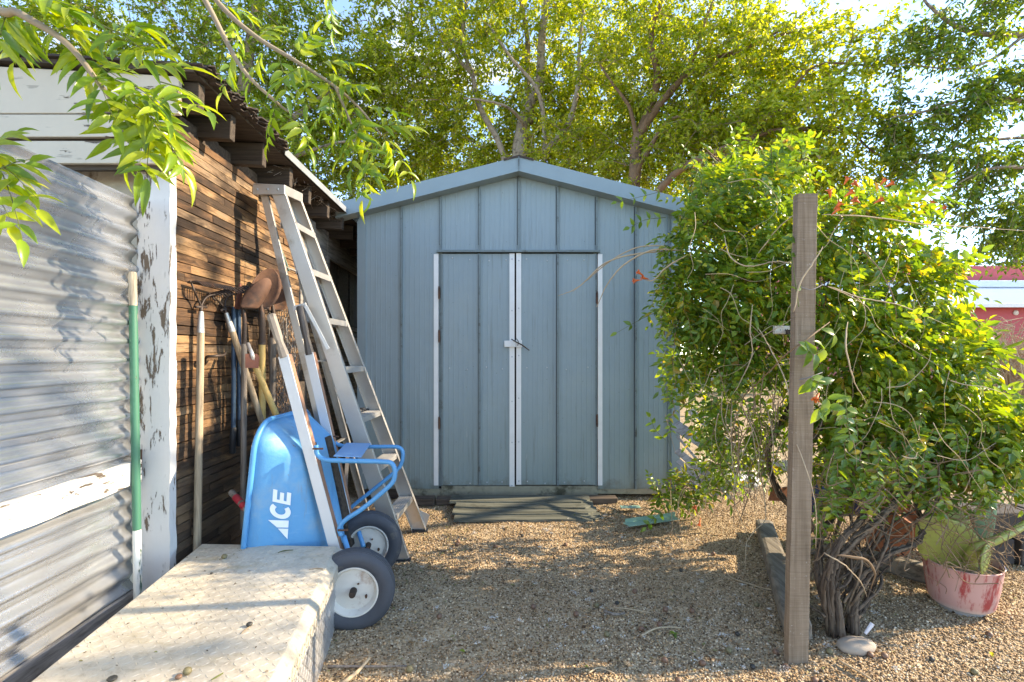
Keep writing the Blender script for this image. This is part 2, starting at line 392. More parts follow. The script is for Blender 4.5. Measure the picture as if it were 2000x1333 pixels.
MATS['pecan_twig'] = plain('pecan_twig', (.24, .19, .13), .85, 0, .3, 30)
MATS['vine_bark'] = wood('vine_bark', [(.1, (.035, .026, .020)), (.5, (.105, .076, .055)), (.9, (.29, .21, .14))], 2, 60, .004, .6, .95)
MATS['runner'] = plain('dry_runner', (.40, .30, .19), .85, 0, .35, 25)
MATS['runner_brown'] = plain('brown_runner', (.20, .125, .068), .85, 0, .35, 25)
MATS['flower'] = plain('orange_flower', (.66, .13, .025), .5, 0, .35, 60)
MATS['yellow_flower'] = plain('yellow_flower', (.75, .55, .02), .5, 0, .25, 60)
MATS['barn_red'] = plain('barn_red', (.44, .075, .085), .7, 0, .12, 2, bumpd=.01)
MATS['barn_roof'] = plain('barn_roof', (.90, .88, .85), .6, 0, .05, 2)
MATS['gutter'] = plain('gutter_blue', (.42, .50, .64), .45, .1, .1, 3)
MATS['barn_white'] = plain('barn_white', (.72, .70, .66), .6)
MATS['dead'] = plain('dead_brush', (.30, .215, .15), .9, 0, .35, 8)
MATS['wire'] = plain('wire', (.22, .21, .20), .55, .5, .3, 20)
MATS['nut'] = plain('nut', (.16, .085, .05), .55, 0, .45, 25)
MATS['nut_grey'] = plain('nut_grey', (.15, .125, .06), .6, 0, .4, 60)
MATS['nut_dark'] = plain('nut_dark', (.035, .032, .026), .6, 0, .4, 60)
MATS['cactus'] = plain('cactus_pad', (.29, .31, .075), .5, 0, .35, 16, ((.20, .13, .05), .57), .005)
MATS['cactus_blue'] = plain('cactus_pad_pale', (.20, .32, .19), .55, 0, .2, 9, ((.36, .42, .36), .58), .003)
MATS['spine'] = plain('spines', (.34, .24, .10), .7)
MATS['outlet'] = plain('outlet_plate', (.46, .43, .36), .5, 0, .15, 20)
MATS['text'] = plain('white_lettering', (.74, .78, .82), .5, 0, .08, 30, ((.3, .42, .6), .70))

# faded red pot
t = NT('faded_pot'); co = t.coord(); a = t.noise(t.mapv(co, (26, 26, 5)), 1, 7, .7); z = t.sep(co)[2]
c = t.mix(t.ramp(a, [(.50, 0), (.60, 1)]), (.50, .29, .26), (.33, .045, .045))
c = t.mix(t.ramp(z, [(.02, 1), (.05, 0)]), c, (.55, .44, .38))
t.pbsdf(c, .6, 0, t.bump(a, .001)); MATS['pot'] = t.m
# tread plate: dusty aluminium
t = NT('tread_plate'); co = t.coord(); a = t.noise(co, 3.2, 7, .68); b = t.noise(co, 40, 5, .7); d = t.noise(t.mapv(co, (5, 16, 6)), 1, 6, .7)
c = t.mix(a, (.46, .41, .325), (.64, .585, .485))
c = t.mix(t.ramp(b, [(.50, 0), (.70, .55)]), c, (.30, .24, .16)); st2 = t.noise(t.mapv(co, (9, 3, 9), (0, 0, .6)), 1, 7, .72); c = t.mix(t.ramp(st2, [(.54, 0), (.68, .28)]), c, (.34, .30, .24))
c = t.mix(t.ramp(d, [(.56, 0), (.70, .5)]), c, (.42, .33, .17))
t.pbsdf(c, t.math('ADD', .40, t.math('MULTIPLY', a, .25)), .30, t.bump(b, .0012)); MATS['tread'] = t.m
t = NT('tread_side'); co = t.coord(); a = t.noise(co, 5, 6, .65)
c = t.mix(a, (.50, .50, .51), (.68, .68, .68)); t.pbsdf(c, t.math('ADD', .28, t.math('MULTIPLY', a, .2)), .75, t.bump(a, .002)); MATS['tread_side'] = t.m
# gravel ground
t = NT('gravel_ground'); co = t.coord(); n1 = t.noise(co, 1.1, 5, .6); n2 = t.noise(co, 9, 6, .7)
v1 = t.voro(co, 95, 'Color'); vd = t.voro(co, 95, 'Distance')
pc = t.ramp(v1, [(.0, (.18, .13, .08)), (.35, (.36, .265, .16)), (.7, (.50, .38, .24)), (1, (.62, .50, .36))])
c = t.mix(t.ramp(n2, [(.40, 0), (.72, .65)]), pc, (.15, .11, .07))
c = t.mix(t.ramp(n1, [(.45, 0), (.8, .5)]), c, (.36, .27, .17))
h = t.math('ADD', t.math('MULTIPLY', t.math('SUBTRACT', 1.0, vd), .6), n2)
t.pbsdf(c, .95, 0, t.bump(h, .012), .15); MATS['ground'] = t.m
t = NT('gravel_stone'); c = t.ramp(t.island(), [(.0, (.080, .048, .028)), (.22, (.27, .175, .095)), (.45, (.48, .335, .19)), (.75, (.60, .45, .28)), (.93, (.76, .64, .48)), (1, (.50, .29, .145))])
c = t.mix(.7, c, t.ramp(t.noise(t.coord(), 2.2, 5, .6), [(.35, (.62, .56, .48)), (.65, (1, 1, 1))]), 'MULTIPLY')
t.pbsdf(c, .9, 0, None, .2); MATS['stone'] = t.m
t = NT('leaf_litter'); c = t.ramp(t.island(), [(0, (.035, .024, .016)), (.45, (.10, .062, .034)), (.8, (.24, .16, .085)), (1, (.17, .19, .05))]); t.pbsdf(c, .85); MATS['litter'] = t.m
t = NT('seed_fluff'); t.pbsdf((.56, .53, .48), .95); MATS['fluff'] = t.m
MATS['moss'] = plain('moss_scraps', (.10, .115, .03), .95, 0, .5, 20)

MATS['lf_bg'] = leaf_mat('sunny_elm_leaf', [(0, (.13, .21, .018)), (.35, (.27, .36, .026)), (.7, (.42, .48, .045)), (1, (.56, .57, .10))], .56, .42, 1.6)
MATS['lf_bg2'] = leaf_mat('deep_elm_leaf', [(0, (.11, .19, .018)), (.5, (.22, .32, .028)), (1, (.42, .48, .065))], .55, .42, 1.6)
MATS['lf_right'] = leaf_mat('right_tree_leaf', [(0, (.065, .14, .024)), (.6, (.15, .24, .03)), (1, (.32, .39, .045))], .50, .42, 1.6)
MATS['lf_pecan'] = leaf_mat('pecan_leaf', [(0, (.085, .18, .018)), (.4, (.20, .32, .022)), (1, (.40, .46, .03))], .50, .30, 1.7, .55)
MATS['lf_vine'] = leaf_mat('vine_leaf', [(0, (.08, .17, .026)), (.40, (.16, .27, .032)), (.80, (.28, .38, .04)), (.92, (.46, .46, .04)), (.97, (.48, .38, .05)), (1, (.26, .14, .05))], .46, .32, 1.7, .6)
MATS['lf_far'] = leaf_mat('far_leaf', [(0, (.10, .16, .035)), (1, (.22, .27, .07))], .4, .5, 1.3)
# ================================================================== SETTING
def make_ground():
    def axis(lo, hi, step, far):
        c = np.arange(lo, hi + 1e-6, step); k = [.4, 1, 2, 4, 8, 16, 40, 100, 250, far]
        return np.concatenate([[lo - q for q in k[::-1]], c, [hi + q for q in k]])
    xs = axis(-3.0, 5.0, .05, 700); ys = axis(.2, 7.0, .05, 700)
    X, Y = np.meshgrid(xs, ys, indexing='ij'); Z = gh(X, Y)
    v = np.stack([X, Y, Z], -1).reshape(-1, 3); b = len(ys)
    i, j = np.meshgrid(np.arange(len(xs) - 1), np.arange(b - 1), indexing='ij'); i = i.ravel(); j = j.ravel()
    q = np.stack([i * b + j, (i + 1) * b + j, (i + 1) * b + j + 1, i * b + j + 1], -1)
    kind(big_mesh('ground', v, q, MATS['ground'], None, True), 'structure')
make_ground()

def make_gravel(N=150000):
    """loose stones lying on the near ground"""
    y = 1.35 + 3.1 * rng.random(N) ** 1.25; x = -1.0 + (3.7) * rng.random(N)
    x = np.where(rng.random(N) < .3, x + .9, x)
    keep = (x / y < 1.1) & (x / y > -.42); x, y = x[keep], y[keep]; N = len(x)
    r = rng.uniform(.0024, .0060, N) * np.where(rng.random(N) < .04, 1.6, 1)
    o = np.array([[1, 0, 0], [-1, 0, 0], [0, 1, 0], [0, -1, 0], [0, 0, 1], [0, 0, -1]], float)
    f = np.array([[0, 2, 4], [2, 1, 4], [1, 3, 4], [3, 0, 4], [2, 0, 5], [1, 2, 5], [3, 1, 5], [0, 3, 5]])
    A = rng.normal(size=(N, 3, 3)); Q, _ = np.linalg.qr(A)
    sc = rng.uniform(.6, 1.25, (N, 6, 1)) * np.array([1.15, .95, .75])
    v = np.einsum('nij,nkj->nki', Q, o[None] * sc) * r[:, None, None]
    v[:, :, 2] *= .8
    v += np.stack([x, y, gh(x, y) + r * .35], -1)[:, None, :]
    q = (np.arange(N)[:, None, None] * 6 + f[None]).reshape(-1, 3)
    kind(big_mesh('gravel', v.reshape(-1, 3), q, MATS['stone']), 'stuff')
make_gravel()

# ================================================================== METAL SHED
YS, XC, HW = 4.03, .052, 1.255
def zg(x): return 2.539 - .2555 * abs(x - XC)
shed = thing('storage_shed', 'blue grey metal shed with gabled roof and closed double doors', 'shed', (XC, YS, 0))
def rib_profile(x0, x1, y, step=.0383, h=.0013):
    xs = [x0]; ys = [y]; x = x0 + step * .5
    while x < x1 - step * .4:
        for dx, dy in ((-.004, 0), (-.0025, -h), (.0025, -h), (.004, 0)): xs.append(x + dx); ys.append(y + dy)
        x += step
    return xs + [x1], ys + [y]
def rib_panel(mb, x0, x1, y, z0, ztop, **k):
    xs, ys = rib_profile(x0, x1, y, **k)
    lo = [V(a, b, z0) for a, b in zip(xs, ys)]; hi = [V(a, b, ztop(a) if callable(ztop) else ztop) for a, b in zip(xs, ys)]
    mb.grid([lo, hi])
DL, DR, DZ0, DZ1 = -.577, .677, .108, 1.942
w = MB()
rib_panel(w, XC - HW, DL, YS, .08, zg); rib_panel(w, DR, XC + HW, YS, .08, zg)
rib_panel(w, DL, XC, YS, DZ1, zg); rib_panel(w, XC, DR, YS, DZ1, zg)
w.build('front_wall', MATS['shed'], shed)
w = MB()
for k in range(-3, 4):
    x = XC + .3065 * k; z0 = .08 if abs(k) == 3 else DZ1 + .01
    w.box(x - .007, x + .007, YS - .020, YS + .001, z0, zg(x) - .004)
w.box(XC + 3.84 * .3065 - .006, XC + 3.84 * .3065 + .006, YS - .014, YS + .001, .08, zg(XC + 1.17))
w.build('standing_seam', MATS['shed_seam'], shed)
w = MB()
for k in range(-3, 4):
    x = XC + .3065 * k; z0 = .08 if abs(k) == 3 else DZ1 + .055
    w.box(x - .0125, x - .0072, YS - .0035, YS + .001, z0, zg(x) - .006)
w.build('seam_shadow', MATS['seam_shade'], shed)  # dark strips standing in for the shadow left of each seam
for s in (-1, 1):
    x = XC + s * HW; w = MB()
    w.box(x - .05 * (s > 0) - .005, x + .05 * (s < 0) + .005, YS - .012, YS - .001, .08, zg(x) - .02)
    w.box(x - .012, x + .012, YS - .011, YS + .06, .08, zg(x) - .03); w.build('corner_trim', MATS['shed_trim'], shed)
for s in (-1, 1):
    w = MB(); x = XC + s * HW
    w.box(x - .002, x + .002, YS + .06, YS + 2.3, .08, 2.2)
    for k in range(7): w.box(x - .012, x + .012, YS + .30 * k + .25, YS + .30 * k + .262, .08, 2.2)
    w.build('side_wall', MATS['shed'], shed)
w = MB(); w.box(XC - HW + .01, XC + HW - .01, YS + 2.297, YS + 2.3, .08, 2.2)
w.prism([V(XC - HW, YS + 2.297, 2.2), V(XC + HW, YS + 2.297, 2.2), V(XC, YS + 2.297, 2.5)], V(0, .003, 0)); w.build('back_wall', MATS['shed'], shed)
w = MB(); w.box(XC - HW + .02, XC + HW - .02, YS + .02, YS + 2.28, .075, .09); w.build('floor', MATS['dark'], shed)
for s in (-1, 1):                                 # roof slopes and rake boards
    w = MB(); x1 = XC + s * 1.40
    a, b = V(XC, 0, zg(XC) + .105), V(x1, 0, 2.539 - .2555 * 1.40 + .105)
    w.prism([a + V(0, YS - .10, 0), b + V(0, YS - .10, 0), b + V(0, YS - .10, -.012), a + V(0, YS - .10, -.012)], V(0, 2.5, 0))
    w.build('roof', MATS['shed_trim'], shed)
    w = MB(); d = V(0, .016, 0); yf = YS - .118
    lo, hi = V(XC, yf, zg(XC) - .002), V(XC, yf, zg(XC) + .112)
    lo1, hi1 = V(x1, yf, 2.539 - .2555 * 1.40 - .002), V(x1, yf, 2.539 - .2555 * 1.40 + .112)
    w.prism([lo, lo1, hi1, hi] if s > 0 else [hi, hi1, lo1, lo], d)
    q = V(0, -.008, 0); w.prism([lo + q, lo1 + q, lo1 + q + V(0, 0, .014), lo + q + V(0, 0, .014)], V(0, .0078, 0))
    w.prism([lo + d, lo1 + d, lo1 + d + V(0, 0, .010), lo + d + V(0, 0, .010)], V(0, .10, 0))
    w.build('rake_board', MATS['shed_trim'], shed)
w = MB(); w.box(XC - .004, XC + .004, YS - .130, YS - .1185, zg(XC), zg(XC) + .113); w.build('ridge_joint', MATS['shed_seam'], shed)
w = MB()
for s in (-1, 1): w.beam(V(XC, YS - .08, 2.652), V(XC + s * .115, YS - .08, 2.652 - .2555 * .115), V(0, 1, 0), .10, .012)
w.build('ridge_cap', MATS['roofing'], shed)
w = MB(); w.box(DL - .012, DR + .012, YS - .034, YS + .001, DZ1 - .004, DZ1 + .012)
w.build('door_header', MATS['shed_seam'], shed)
w = MB(); w.box(DL - .01, DR + .01, YS + .024, YS + .05, 1.86, 2.05); w.box(-.02, .08, YS + .04, YS + .06, .1, 1.86); w.build('door_stop', MATS['dark'], shed)
for x in (DL - .037, DR - .003):
    w = MB(); w.box(x, x + .036, YS - .010, YS - .0005, .108, 1.925); w.build('jamb_strip', MATS['white_strip'], shed)
    w = MB(); jx = x + .05 if x < 0 else x - .016
    w.box(jx - .012, jx + .012, YS + .005, YS + .03, .10, 1.94); w.build('door_jamb', MATS['shed_seam'], shed)
def screw(mb, x, y, z): mb.ellipsoid(V(x, y, z), V(.0062, 0, 0), V(0, .004, 0), V(0, 0, .0062), 8, 4)
for s in (-1, 1):                                 # two doors
    x0, x1 = (DL + .024, .019) if s < 0 else (.034, DR - .014)
    y = YS - .004
    m = MB(); rib_panel(m, x0, x1, y, DZ0 + .006 * (s > 0), 1.928); m.box(x0, x1, y + .003, y + .02, DZ0 + .002, 1.926)
    d = m.build('door', MATS['shed'], shed)
    m = MB(); xs = XC - .3065 if s < 0 else XC + .3065
    m.box(xs - .007, xs + .007, y - .022, y, DZ0 + .004, 1.926); m.build('standing_seam', MATS['shed_seam'], d)
    m = MB(); m.box(xs - .0125, xs - .0072, y - .0035, y, DZ0 + .006, 1.924); m.build('seam_shadow', MATS['seam_shade'], d)  # painted shadow line beside the door seam
    m = MB(); xe = x0 + .003 if s < 0 else x1 - .003
    m.box(xe - .006, xe + .006, y - .006, y - .0005, DZ0, 1.92); m.build('door_edge', MATS['shed_seam'], d)
    m = MB()
    if s < 0: m.box(-.020, .020, y - .009, y - .001, .100, 1.93)
    else: m.box(.0335, .072, y - .009, y - .001, .116, 1.932)
    m.build('edge_strip', MATS['white_strip'], d)
    sc_ = [(x0 + .08 + k * (x1 - x0 - .16) / 3 + random.uniform(-.02, .02), y - .004, zz + random.uniform(-.012, .012)) for zz in (.135, 1.03, 1.885) for k in range(4)]
    sc_ += [(0.0 if s < 0 else .053, y - .012, zz + random.uniform(-.03, .03)) for zz in (.13, .47, .78, 1.1, 1.5, 1.88)]
    for q in sc_: m = MB(); screw(m, *q); m.build('screw', MATS['drip'], d)
    for zz in (.60, 1.62, 1.28) if s < 0 else (.62, 1.58):
        h = MB(); hx = DL + .006 if s < 0 else DR - .010
        h.box(hx - .008, hx + .008, YS - .018, YS - .011, zz - .04, zz + .04); h.tube([V(hx, YS - .022, zz - .05), V(hx, YS - .022, zz + .05)], .006, 8)
        h.build('hinge', MATS['rust'], d)
m = MB(); m.box(-.060, .030, YS - .030, YS - .0135, 1.195, 1.245); m.box(.032, .078, YS - .028, YS - .0135, 1.192, 1.25)
m.box(-.002, .008, YS - .034, YS - .030, 1.205, 1.235)
hs = m.build('hasp', MATS['white_strip'], shed, bevel=.003)
m = MB(); m.tube(spline([V(-.005, YS - .045, 1.257), V(.03, YS - .05, 1.235), V(.075, YS - .055, 1.212), V(.135, YS - .06, 1.168)], 5), [.0045, .005, .006, .004], 6)
m.tube(spline([V(.035, YS - .05, 1.26), V(.05, YS - .052, 1.235), (.044, YS - .05, 1.205)], 4), .003, 5); m.build('latch_stick', MATS['steel_dark'], hs)
m = MB(); m.box(XC - HW + .40, DL + .02, YS + .004, YS + .10, 0.0, .078); m.box(DL + .021, DR, YS - .006, YS + .10, .0, .102); m.box(DR + .001, XC + HW - .01, YS + .004, YS + .10, .036, .079)
m.build('sill', MATS['sill'], shed, bevel=.004)
m = MB(); m.box(XC - HW, XC - HW + .39, YS + .006, YS + .09, 0, .079); m.build('skid', MATS['dark_wood'], shed, bevel=.005)
m = MB(); m.box(XC + HW - .11, XC + HW, YS + .012, YS + .2, -.02, .035); m.build('skid', MATS['dark_wood'], shed, bevel=.005)

# ---------------------------------------------------------------- timbers and planks before the door
for (xa, xb, ya, h, lab) in ((-.86, -.585, 3.87, .055, 'short dark timber on the gravel left of the shed door'), (-.575, .80, 3.90, .05, 'long dark timber on the gravel along the shed door sill')):
    m = MB(); m.beam(V(xa, ya, h / 2), V(xb, ya + .02, h / 2), V(0, 1, 0), .10, h); tag(m.build('timber', MATS['timber'], None, bevel=.006), lab, 'timber')
plab = ['topmost mossy grey board lying against the timber at the shed door', 'second mossy board from the shed door, its left end curled', 'third mossy board from the shed door with a white scuff', 'lowest and nearest mossy board of the step before the shed']
for k in range(4):
    y0 = 3.83 - .09 * k; x0 = -.46 + .02 * k + (.03 if k == 1 else 0); x1 = .585 + .012 * k
    z = .062 - .015 * k; n = 14; top = []; 
    for i in range(n + 1):
        t = i / n; x = x0 + (x1 - x0) * t
        lift = .010 * math.exp(-t * 12) * (1 if k < 3 else .3) + .003 * math.sin(7 * t + k)
        yj = .005 * math.sin(4 * t + 2 * k) + .003 * math.sin(17 * t + k) + random.uniform(-.0025, .0025)
        cut = .07 * max(0, (t - .93) / .07)
        a = [V(x, y0 + .085 - cut * .2, z + lift * .2), V(x, y0 - .06 + yj + cut, z - .010 + lift * .6), V(x, y0 - .064 + yj + cut, z - .026 + lift * .5), V(x, y0 + .08, z - .018)]
        top.append(a + [a[0]])
    m = MB(); m.grid(top); m.add(top[0][:4], [(0, 1, 2, 3)]); m.add(top[-1][:4], [(3, 2, 1, 0)])
    tag(m.build('plank', MATS['plank']), plab[k], 'plank')
m = MB()
g0, g1 = P(1223, 1028, 3.36), P(1322, 1012, 3.5); g0[2] = .02; g1[2] = .022
m.beam(g0, g1, V(0, 1, 0), .075, .004); m.beam(g0 + V(0, .036, .012), g1 + V(0, .036, .012), V(0, 0, 1), .03, .004)
tag(m.build('metal_trim', MATS['green_metal']), 'pale green metal trim strip lying on gravel near the shed corner', 'trim strip')
m = MB(); g0, g1 = P(1212, 1000, 3.72), P(1250, 1002, 3.72); g0[2] = g1[2] = .03; m.beam(g0, g1, V(0, 1, 0), .05, .006)
tag(m.build('metal_scrap', MATS['green_metal']), 'small green metal scrap lying between the boards and the green trim strip', 'scrap')

# ================================================================== WEATHERED OUTBUILDING
def wx(y): return -1.45 - .04 * (y - 2.2)
ob = thing('weathered_outbuilding', 'low outbuilding of scorched stacked boards with white front boards', 'outbuilding', (-2.6, 3.5, 0))
m = MB(); z = 0.0; CH = .0395; r2 = random.Random(5)
while z < 2.10:
    y = 2.205 - r2.random() * .25
    yend = 3.62 if z > 1.36 else 6.3
    while y < yend:
        L = r2.choice([.12, .2, .3, .42, .55, .7, .9]) * r2.uniform(.8, 1.25)
        a, b = max(2.205, y), min(yend, y + L); y += L
        if b - a < .02: continue
        out = r2.uniform(0, .0038) + (.005 if r2.random() < .06 else 0); g = r2.uniform(.0007, .0026); tl = r2.uniform(-.0025, .0025)
        A, B = V(wx(a) + out, a + .0008, 0), V(wx(b) + out + r2.uniform(-.003, .003), b - .0008, 0)
        zz0, zz1 = z + g, z + CH - g * .4
        vs = []
        for p, tz in ((A, -tl), (B, tl)):
            vs += [V(p[0] - .07, p[1], zz0), V(p[0], p[1], zz0 + tz + .001), V(p[0] - .0015, p[1], zz1 + tz), V(p[0] - .07, p[1], zz1)]
        m.add(vs, [(0, 1, 2, 3), (7, 6, 5, 4), (1, 5, 6, 2), (2, 6, 7, 3), (0, 4, 5, 1), (0, 3, 7, 4)])
    z += CH
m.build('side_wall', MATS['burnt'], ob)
m = MB(); m.box(-4.3, -1.53, 2.28, 2.32, 0, 2.2); m.prism([V(-1.535, 2.3, 0), V(-1.70, 6.3, 0), V(-1.72, 6.3, 0), V(-1.56, 2.3, 0)], V(0, 0, 2.12)); m.box(-4.3, -1.6, 6.26, 6.3, 0, 2.3); m.box(-4.32, -4.28, 2.3, 6.3, 0, 2.3)
m.build('inner_wall', MATS['dark'], ob)
for (ya, yb, z0, z1, o) in ((3.625, 4.20, 1.37, 2.15, .012), (4.21, 6.3, 1.935, 2.15, .016), (4.19, 4.24, 1.37, 1.95, .022)):
    m = MB(); m.prism([V(wx(ya) + o, ya, z0), V(wx(yb) + o, yb, z0), V(wx(yb) + o, yb, z1), V(wx(ya) + o, ya, z1)], V(-.03, 0, 0)); m.build('grey_board', MATS['grey_wood'], ob, bevel=.003)
wn = MB(); wn.prism([V(wx(4.24) - .055, 4.24, 1.36), V(wx(5.3) - .055, 5.3, 1.36), V(wx(5.3) - .055, 5.3, 1.96), V(wx(4.24) - .055, 4.24, 1.96)], V(-.01, 0, 0))
wnd = wn.build('window', MATS['dark'], ob)
m = MB()
for k, ya in enumerate((4.34, 4.52, 4.70, 4.88, 5.06)):
    o = -.04 - .008 * (k % 2); m.prism([V(wx(ya) + o, ya, 1.36), V(wx(ya + .165) + o, ya + .165, 1.36), V(wx(ya + .165) + o, ya + .165, 1.955), V(wx(ya) + o, ya, 1.955)], V(-.015, 0, 0))
m.build('shutter_boards', MATS['dark_wood'], wnd)
m = MB(); m.prism([V(wx(4.24) + .012, 4.24, 1.365), V(wx(5.3) + .012, 5.3, 1.365), V(wx(5.3) + .012, 5.3, 1.40), V(wx(4.24) + .012, 4.24, 1.40)], V(-.06, 0, 0)); m.build('window_sill', MATS['grey_wood'], wnd)
# white front
for (z0, z1, xr) in ((2.122, 2.273, -1.36), (2.026, 2.118, -1.40), (1.918, 2.010, -1.42)):
    m = MB(); ri = .157 if z0 > 2.1 else .0
    m.prism([V(-4.2, 2.088, z0), V(xr, 2.088, z0), V(xr, 2.088, z1), V(-4.2, 2.088, z1 + ri)], V(0, .024, 0))
    m.build('front_board', MATS['board_white'], ob, bevel=.003)
m = MB(); m.prism([V(-4.2, 2.113, 1.90), V(-1.40, 2.113, 1.90), V(-1.40, 2.113, 2.25), V(-4.2, 2.113, 2.40)], V(0, .02, 0)); m.build('backing_board', MATS['dark_wood'], ob)
m = MB(); m.box(-4.2, -1.53, 2.238, 2.262, 0, 1.954); m.build('front_wall', MATS['stucco'], ob)
# rafters, roof
def ez(y): return 2.275 - .030 * (y - 2.13)
for k in range(14):
    y = 2.13 + .308 * k + (.045 if k == 0 else 0); zt = ez(y)
    m = MB(); m.beam(V(-1.30 + random.uniform(-.02, .01), y - .02, zt - .06), V(-2.2, y - .02, zt - .02), V(0, 1, 0), .042, .118)
    m.build('rafter', MATS['dark_wood'], ob, bevel=.004)
m = MB()
for k in range(14):
    y = 2.3 + .308 * k; m.box(wx(y) - .06, wx(y) - .02, y - .02 - .26 + .25, y + .02 + .25, 2.08, 2.2)
m.build('blocking', MATS['dark_wood'], ob)
def roof_sheet(y0, y1, edge, zoff, th, jag):
    n = 60; lo = []; hi = []
    for i in range(n + 1):
        y = y0 + (y1 - y0) * i / n
        e = edge + jag * (random.random() - .5) + jag * .6 * math.sin(i * .7)
        pts = [V(e, y, ez(y) + zoff - .02 * (jag > 0) * random.random()), V(-1.6, y, ez(y) + zoff + .018), V(-4.4, y, ez(y) + zoff + .19)]
        hi.append(pts); lo.append([p - V(0, 0, th) for p in pts])
    mm = MB(); mm.grid(hi); mm.grid([l[::-1] for l in lo]); mm.grid([[h[0], l[0]] for h, l in zip(hi, lo)][::-1]); mm.grid([hi[0][::-1], lo[0][::-1]]); return mm
mm = roof_sheet(2.065, 6.35, -1.285, .020, .018, 0); mm.build('roof_deck', MATS['dark_wood'], ob)
for k in range(3): roof_sheet(2.045 + .012 * k, 2.86 - .03 * k, -1.245 + .012 * k, .028 + .008 * k, .006, .022).build('roofing_felt', MATS['roofing'], ob)
roof_sheet(2.80, 6.35, -1.262, .030, .006, 0).build('roof_sheet', MATS['drip'], ob)
m = MB(); m.prism([V(-1.258, 2.84, ez(2.84) + .034), V(-1.258, 6.3, ez(6.3) + .034), V(-1.258, 6.3, ez(6.3) - .008), V(-1.258, 2.84, ez(2.84) - .008)], V(-.003, 0, 0)); m.build('drip_edge', MATS['drip'], ob)
m = MB()                                           # cobwebbed debris under the eave
for k in range(120):
    c = V(random.uniform(-1.42, -1.3), random.uniform(3.0, 4.0), 0); c[2] = ez(c[1]) - random.uniform(.0, .03)
    m.tube([c, c + V(random.uniform(-.05, .05), random.uniform(-.08, .08), random.uniform(-.05, .0))], .0012, 3, cap=False)
m.build('eave_debris', MATS['handle_grey'], ob)

# ================================================================== CORRUGATED PANEL + WHITE PLANK POST
def cx_(y): return -1.58 - .06 * (y - 2.15)
cf = thing('corrugated_fence', 'corrugated galvanised iron fence panel with flaking white rail', 'fence', (-1.5, 1.5, 0))
def corr(z0, z1, off, pitch=.076, amp=.0095, y0=.35, y1=2.148):
    n = int((z1 - z0) / pitch * 10); ys = np.linspace(y0, y1, 30); g = []
    for i in range(n + 1):
        z = z0 + (z1 - z0) * i / n
        row = []
        for y in ys:
            wob = .0025 * math.sin(3.1 * y + z * 2) + .0008 * math.sin(9 * y - 4 * z) + (.004 * math.exp(-((y - 2.148) / .05) ** 2) * math.sin(z * 23))
            row.append(V(cx_(y) + off + amp * math.cos(2 * math.pi * (z - z0) / pitch) + wob, y, z))
        g.append(row)
    mm = MB(); mm.grid(g); return mm
corr(.66, 1.789, 0, amp=.0140).build('upper_sheet', MATS['galv'], cf, smooth=True, solid=.0012)
corr(.16, .72, -.010, amp=.0125).build('lower_sheet', MATS['galv'], cf, smooth=True, solid=.0012)
m = MB(); n = 24; g = []
for i in range(n + 1):
    y = .35 + (2.13 - .35) * i / n; b = .0025 * math.sin(i * 1.7); x = cx_(y) + .017
    zl, zh = .607 - .018 * (2.13 - y) + b, .703 - .012 * (2.13 - y) + b * .6
    q = [V(x, y, zl), V(x + .022, y, zl + .002), V(x + .022, y, zh - .002), V(x, y, zh)]; g.append(q + [q[0]])
m.grid(g); m.add(g[-1][:4], [(0, 1, 2, 3)]); m.build('rail', MATS['rail_white'], cf, bevel=.002)
m = MB(); m.prism([V(cx_(.35) + .004, .35, .07), V(cx_(2.14) + .004, 2.14, .07), V(cx_(2.14) + .004, 2.14, .165), V(cx_(.35) + .004, .35, .165)], V(.02, 0, 0)); m.build('kick_board', MATS['grey_wood'], cf, bevel=.003)
m = MB()
for yy in (.5, 1.25): m.box(cx_(yy) - .075, cx_(yy) - .02, yy - .03, yy + .03, 0, 1.7)
m.build('back_stud', MATS['grey_wood'], cf)
pp = thing('fence_post', 'thick white plank post with flaking paint beside the corrugated fence', 'post', (-1.505, 2.17, 0))
m = MB(); n = 40; g = []
for i in range(n + 1):
    z = -.02 + 1.936 * i / n; e = random.uniform(-.0022, .0022); e2 = random.uniform(-.003, .003)
    q = [V(-1.575, 2.150, z), V(-1.437 + e, 2.150 + e2 * .3, z), V(-1.434 + e2, 2.188, z), V(-1.575, 2.188, z)]; g.append(q + [q[0]])
m.grid(g); m.add(g[-1][:4], [(0, 1, 2, 3)]); m.build('plank', MATS['post_white'], pp)
m = MB(); m.box(-1.562, -1.552, 2.135, 2.149, .65, .74); m.build('bracket', MATS['rust'], pp)
# green handle against the panel
hb, ht = P(269, 1140, 2.06), P(259, 532, 2.10)
hp = thing('tool_handle', 'round green painted tool handle with bare wooden top leaning on the corrugated fence', 'tool handle', (hb[0], hb[1], 0))
lo = hb + (hb - ht) * .12
m = MB(); k = ht + (hb - ht) * .11; m.tube([ht, ht + (hb - ht) * .01, k], [.0125, .0150, .0150], 14); m.build('bare_end', MATS['pale_wood'], hp, auto=50)
k2 = ht + (hb - ht) * .83
m = MB(); m.tube([k + (hb - ht) * t for t in np.linspace(.0005, .72, 14)], .0154, 14); m.build('painted_shaft', MATS['handle_green'], hp, auto=50)
m = MB(); m.tube([k2 + (hb - ht) * .0008, hb, lo], .0152, 14); m.build('worn_end', MATS['handle_worn'], hp, auto=50)
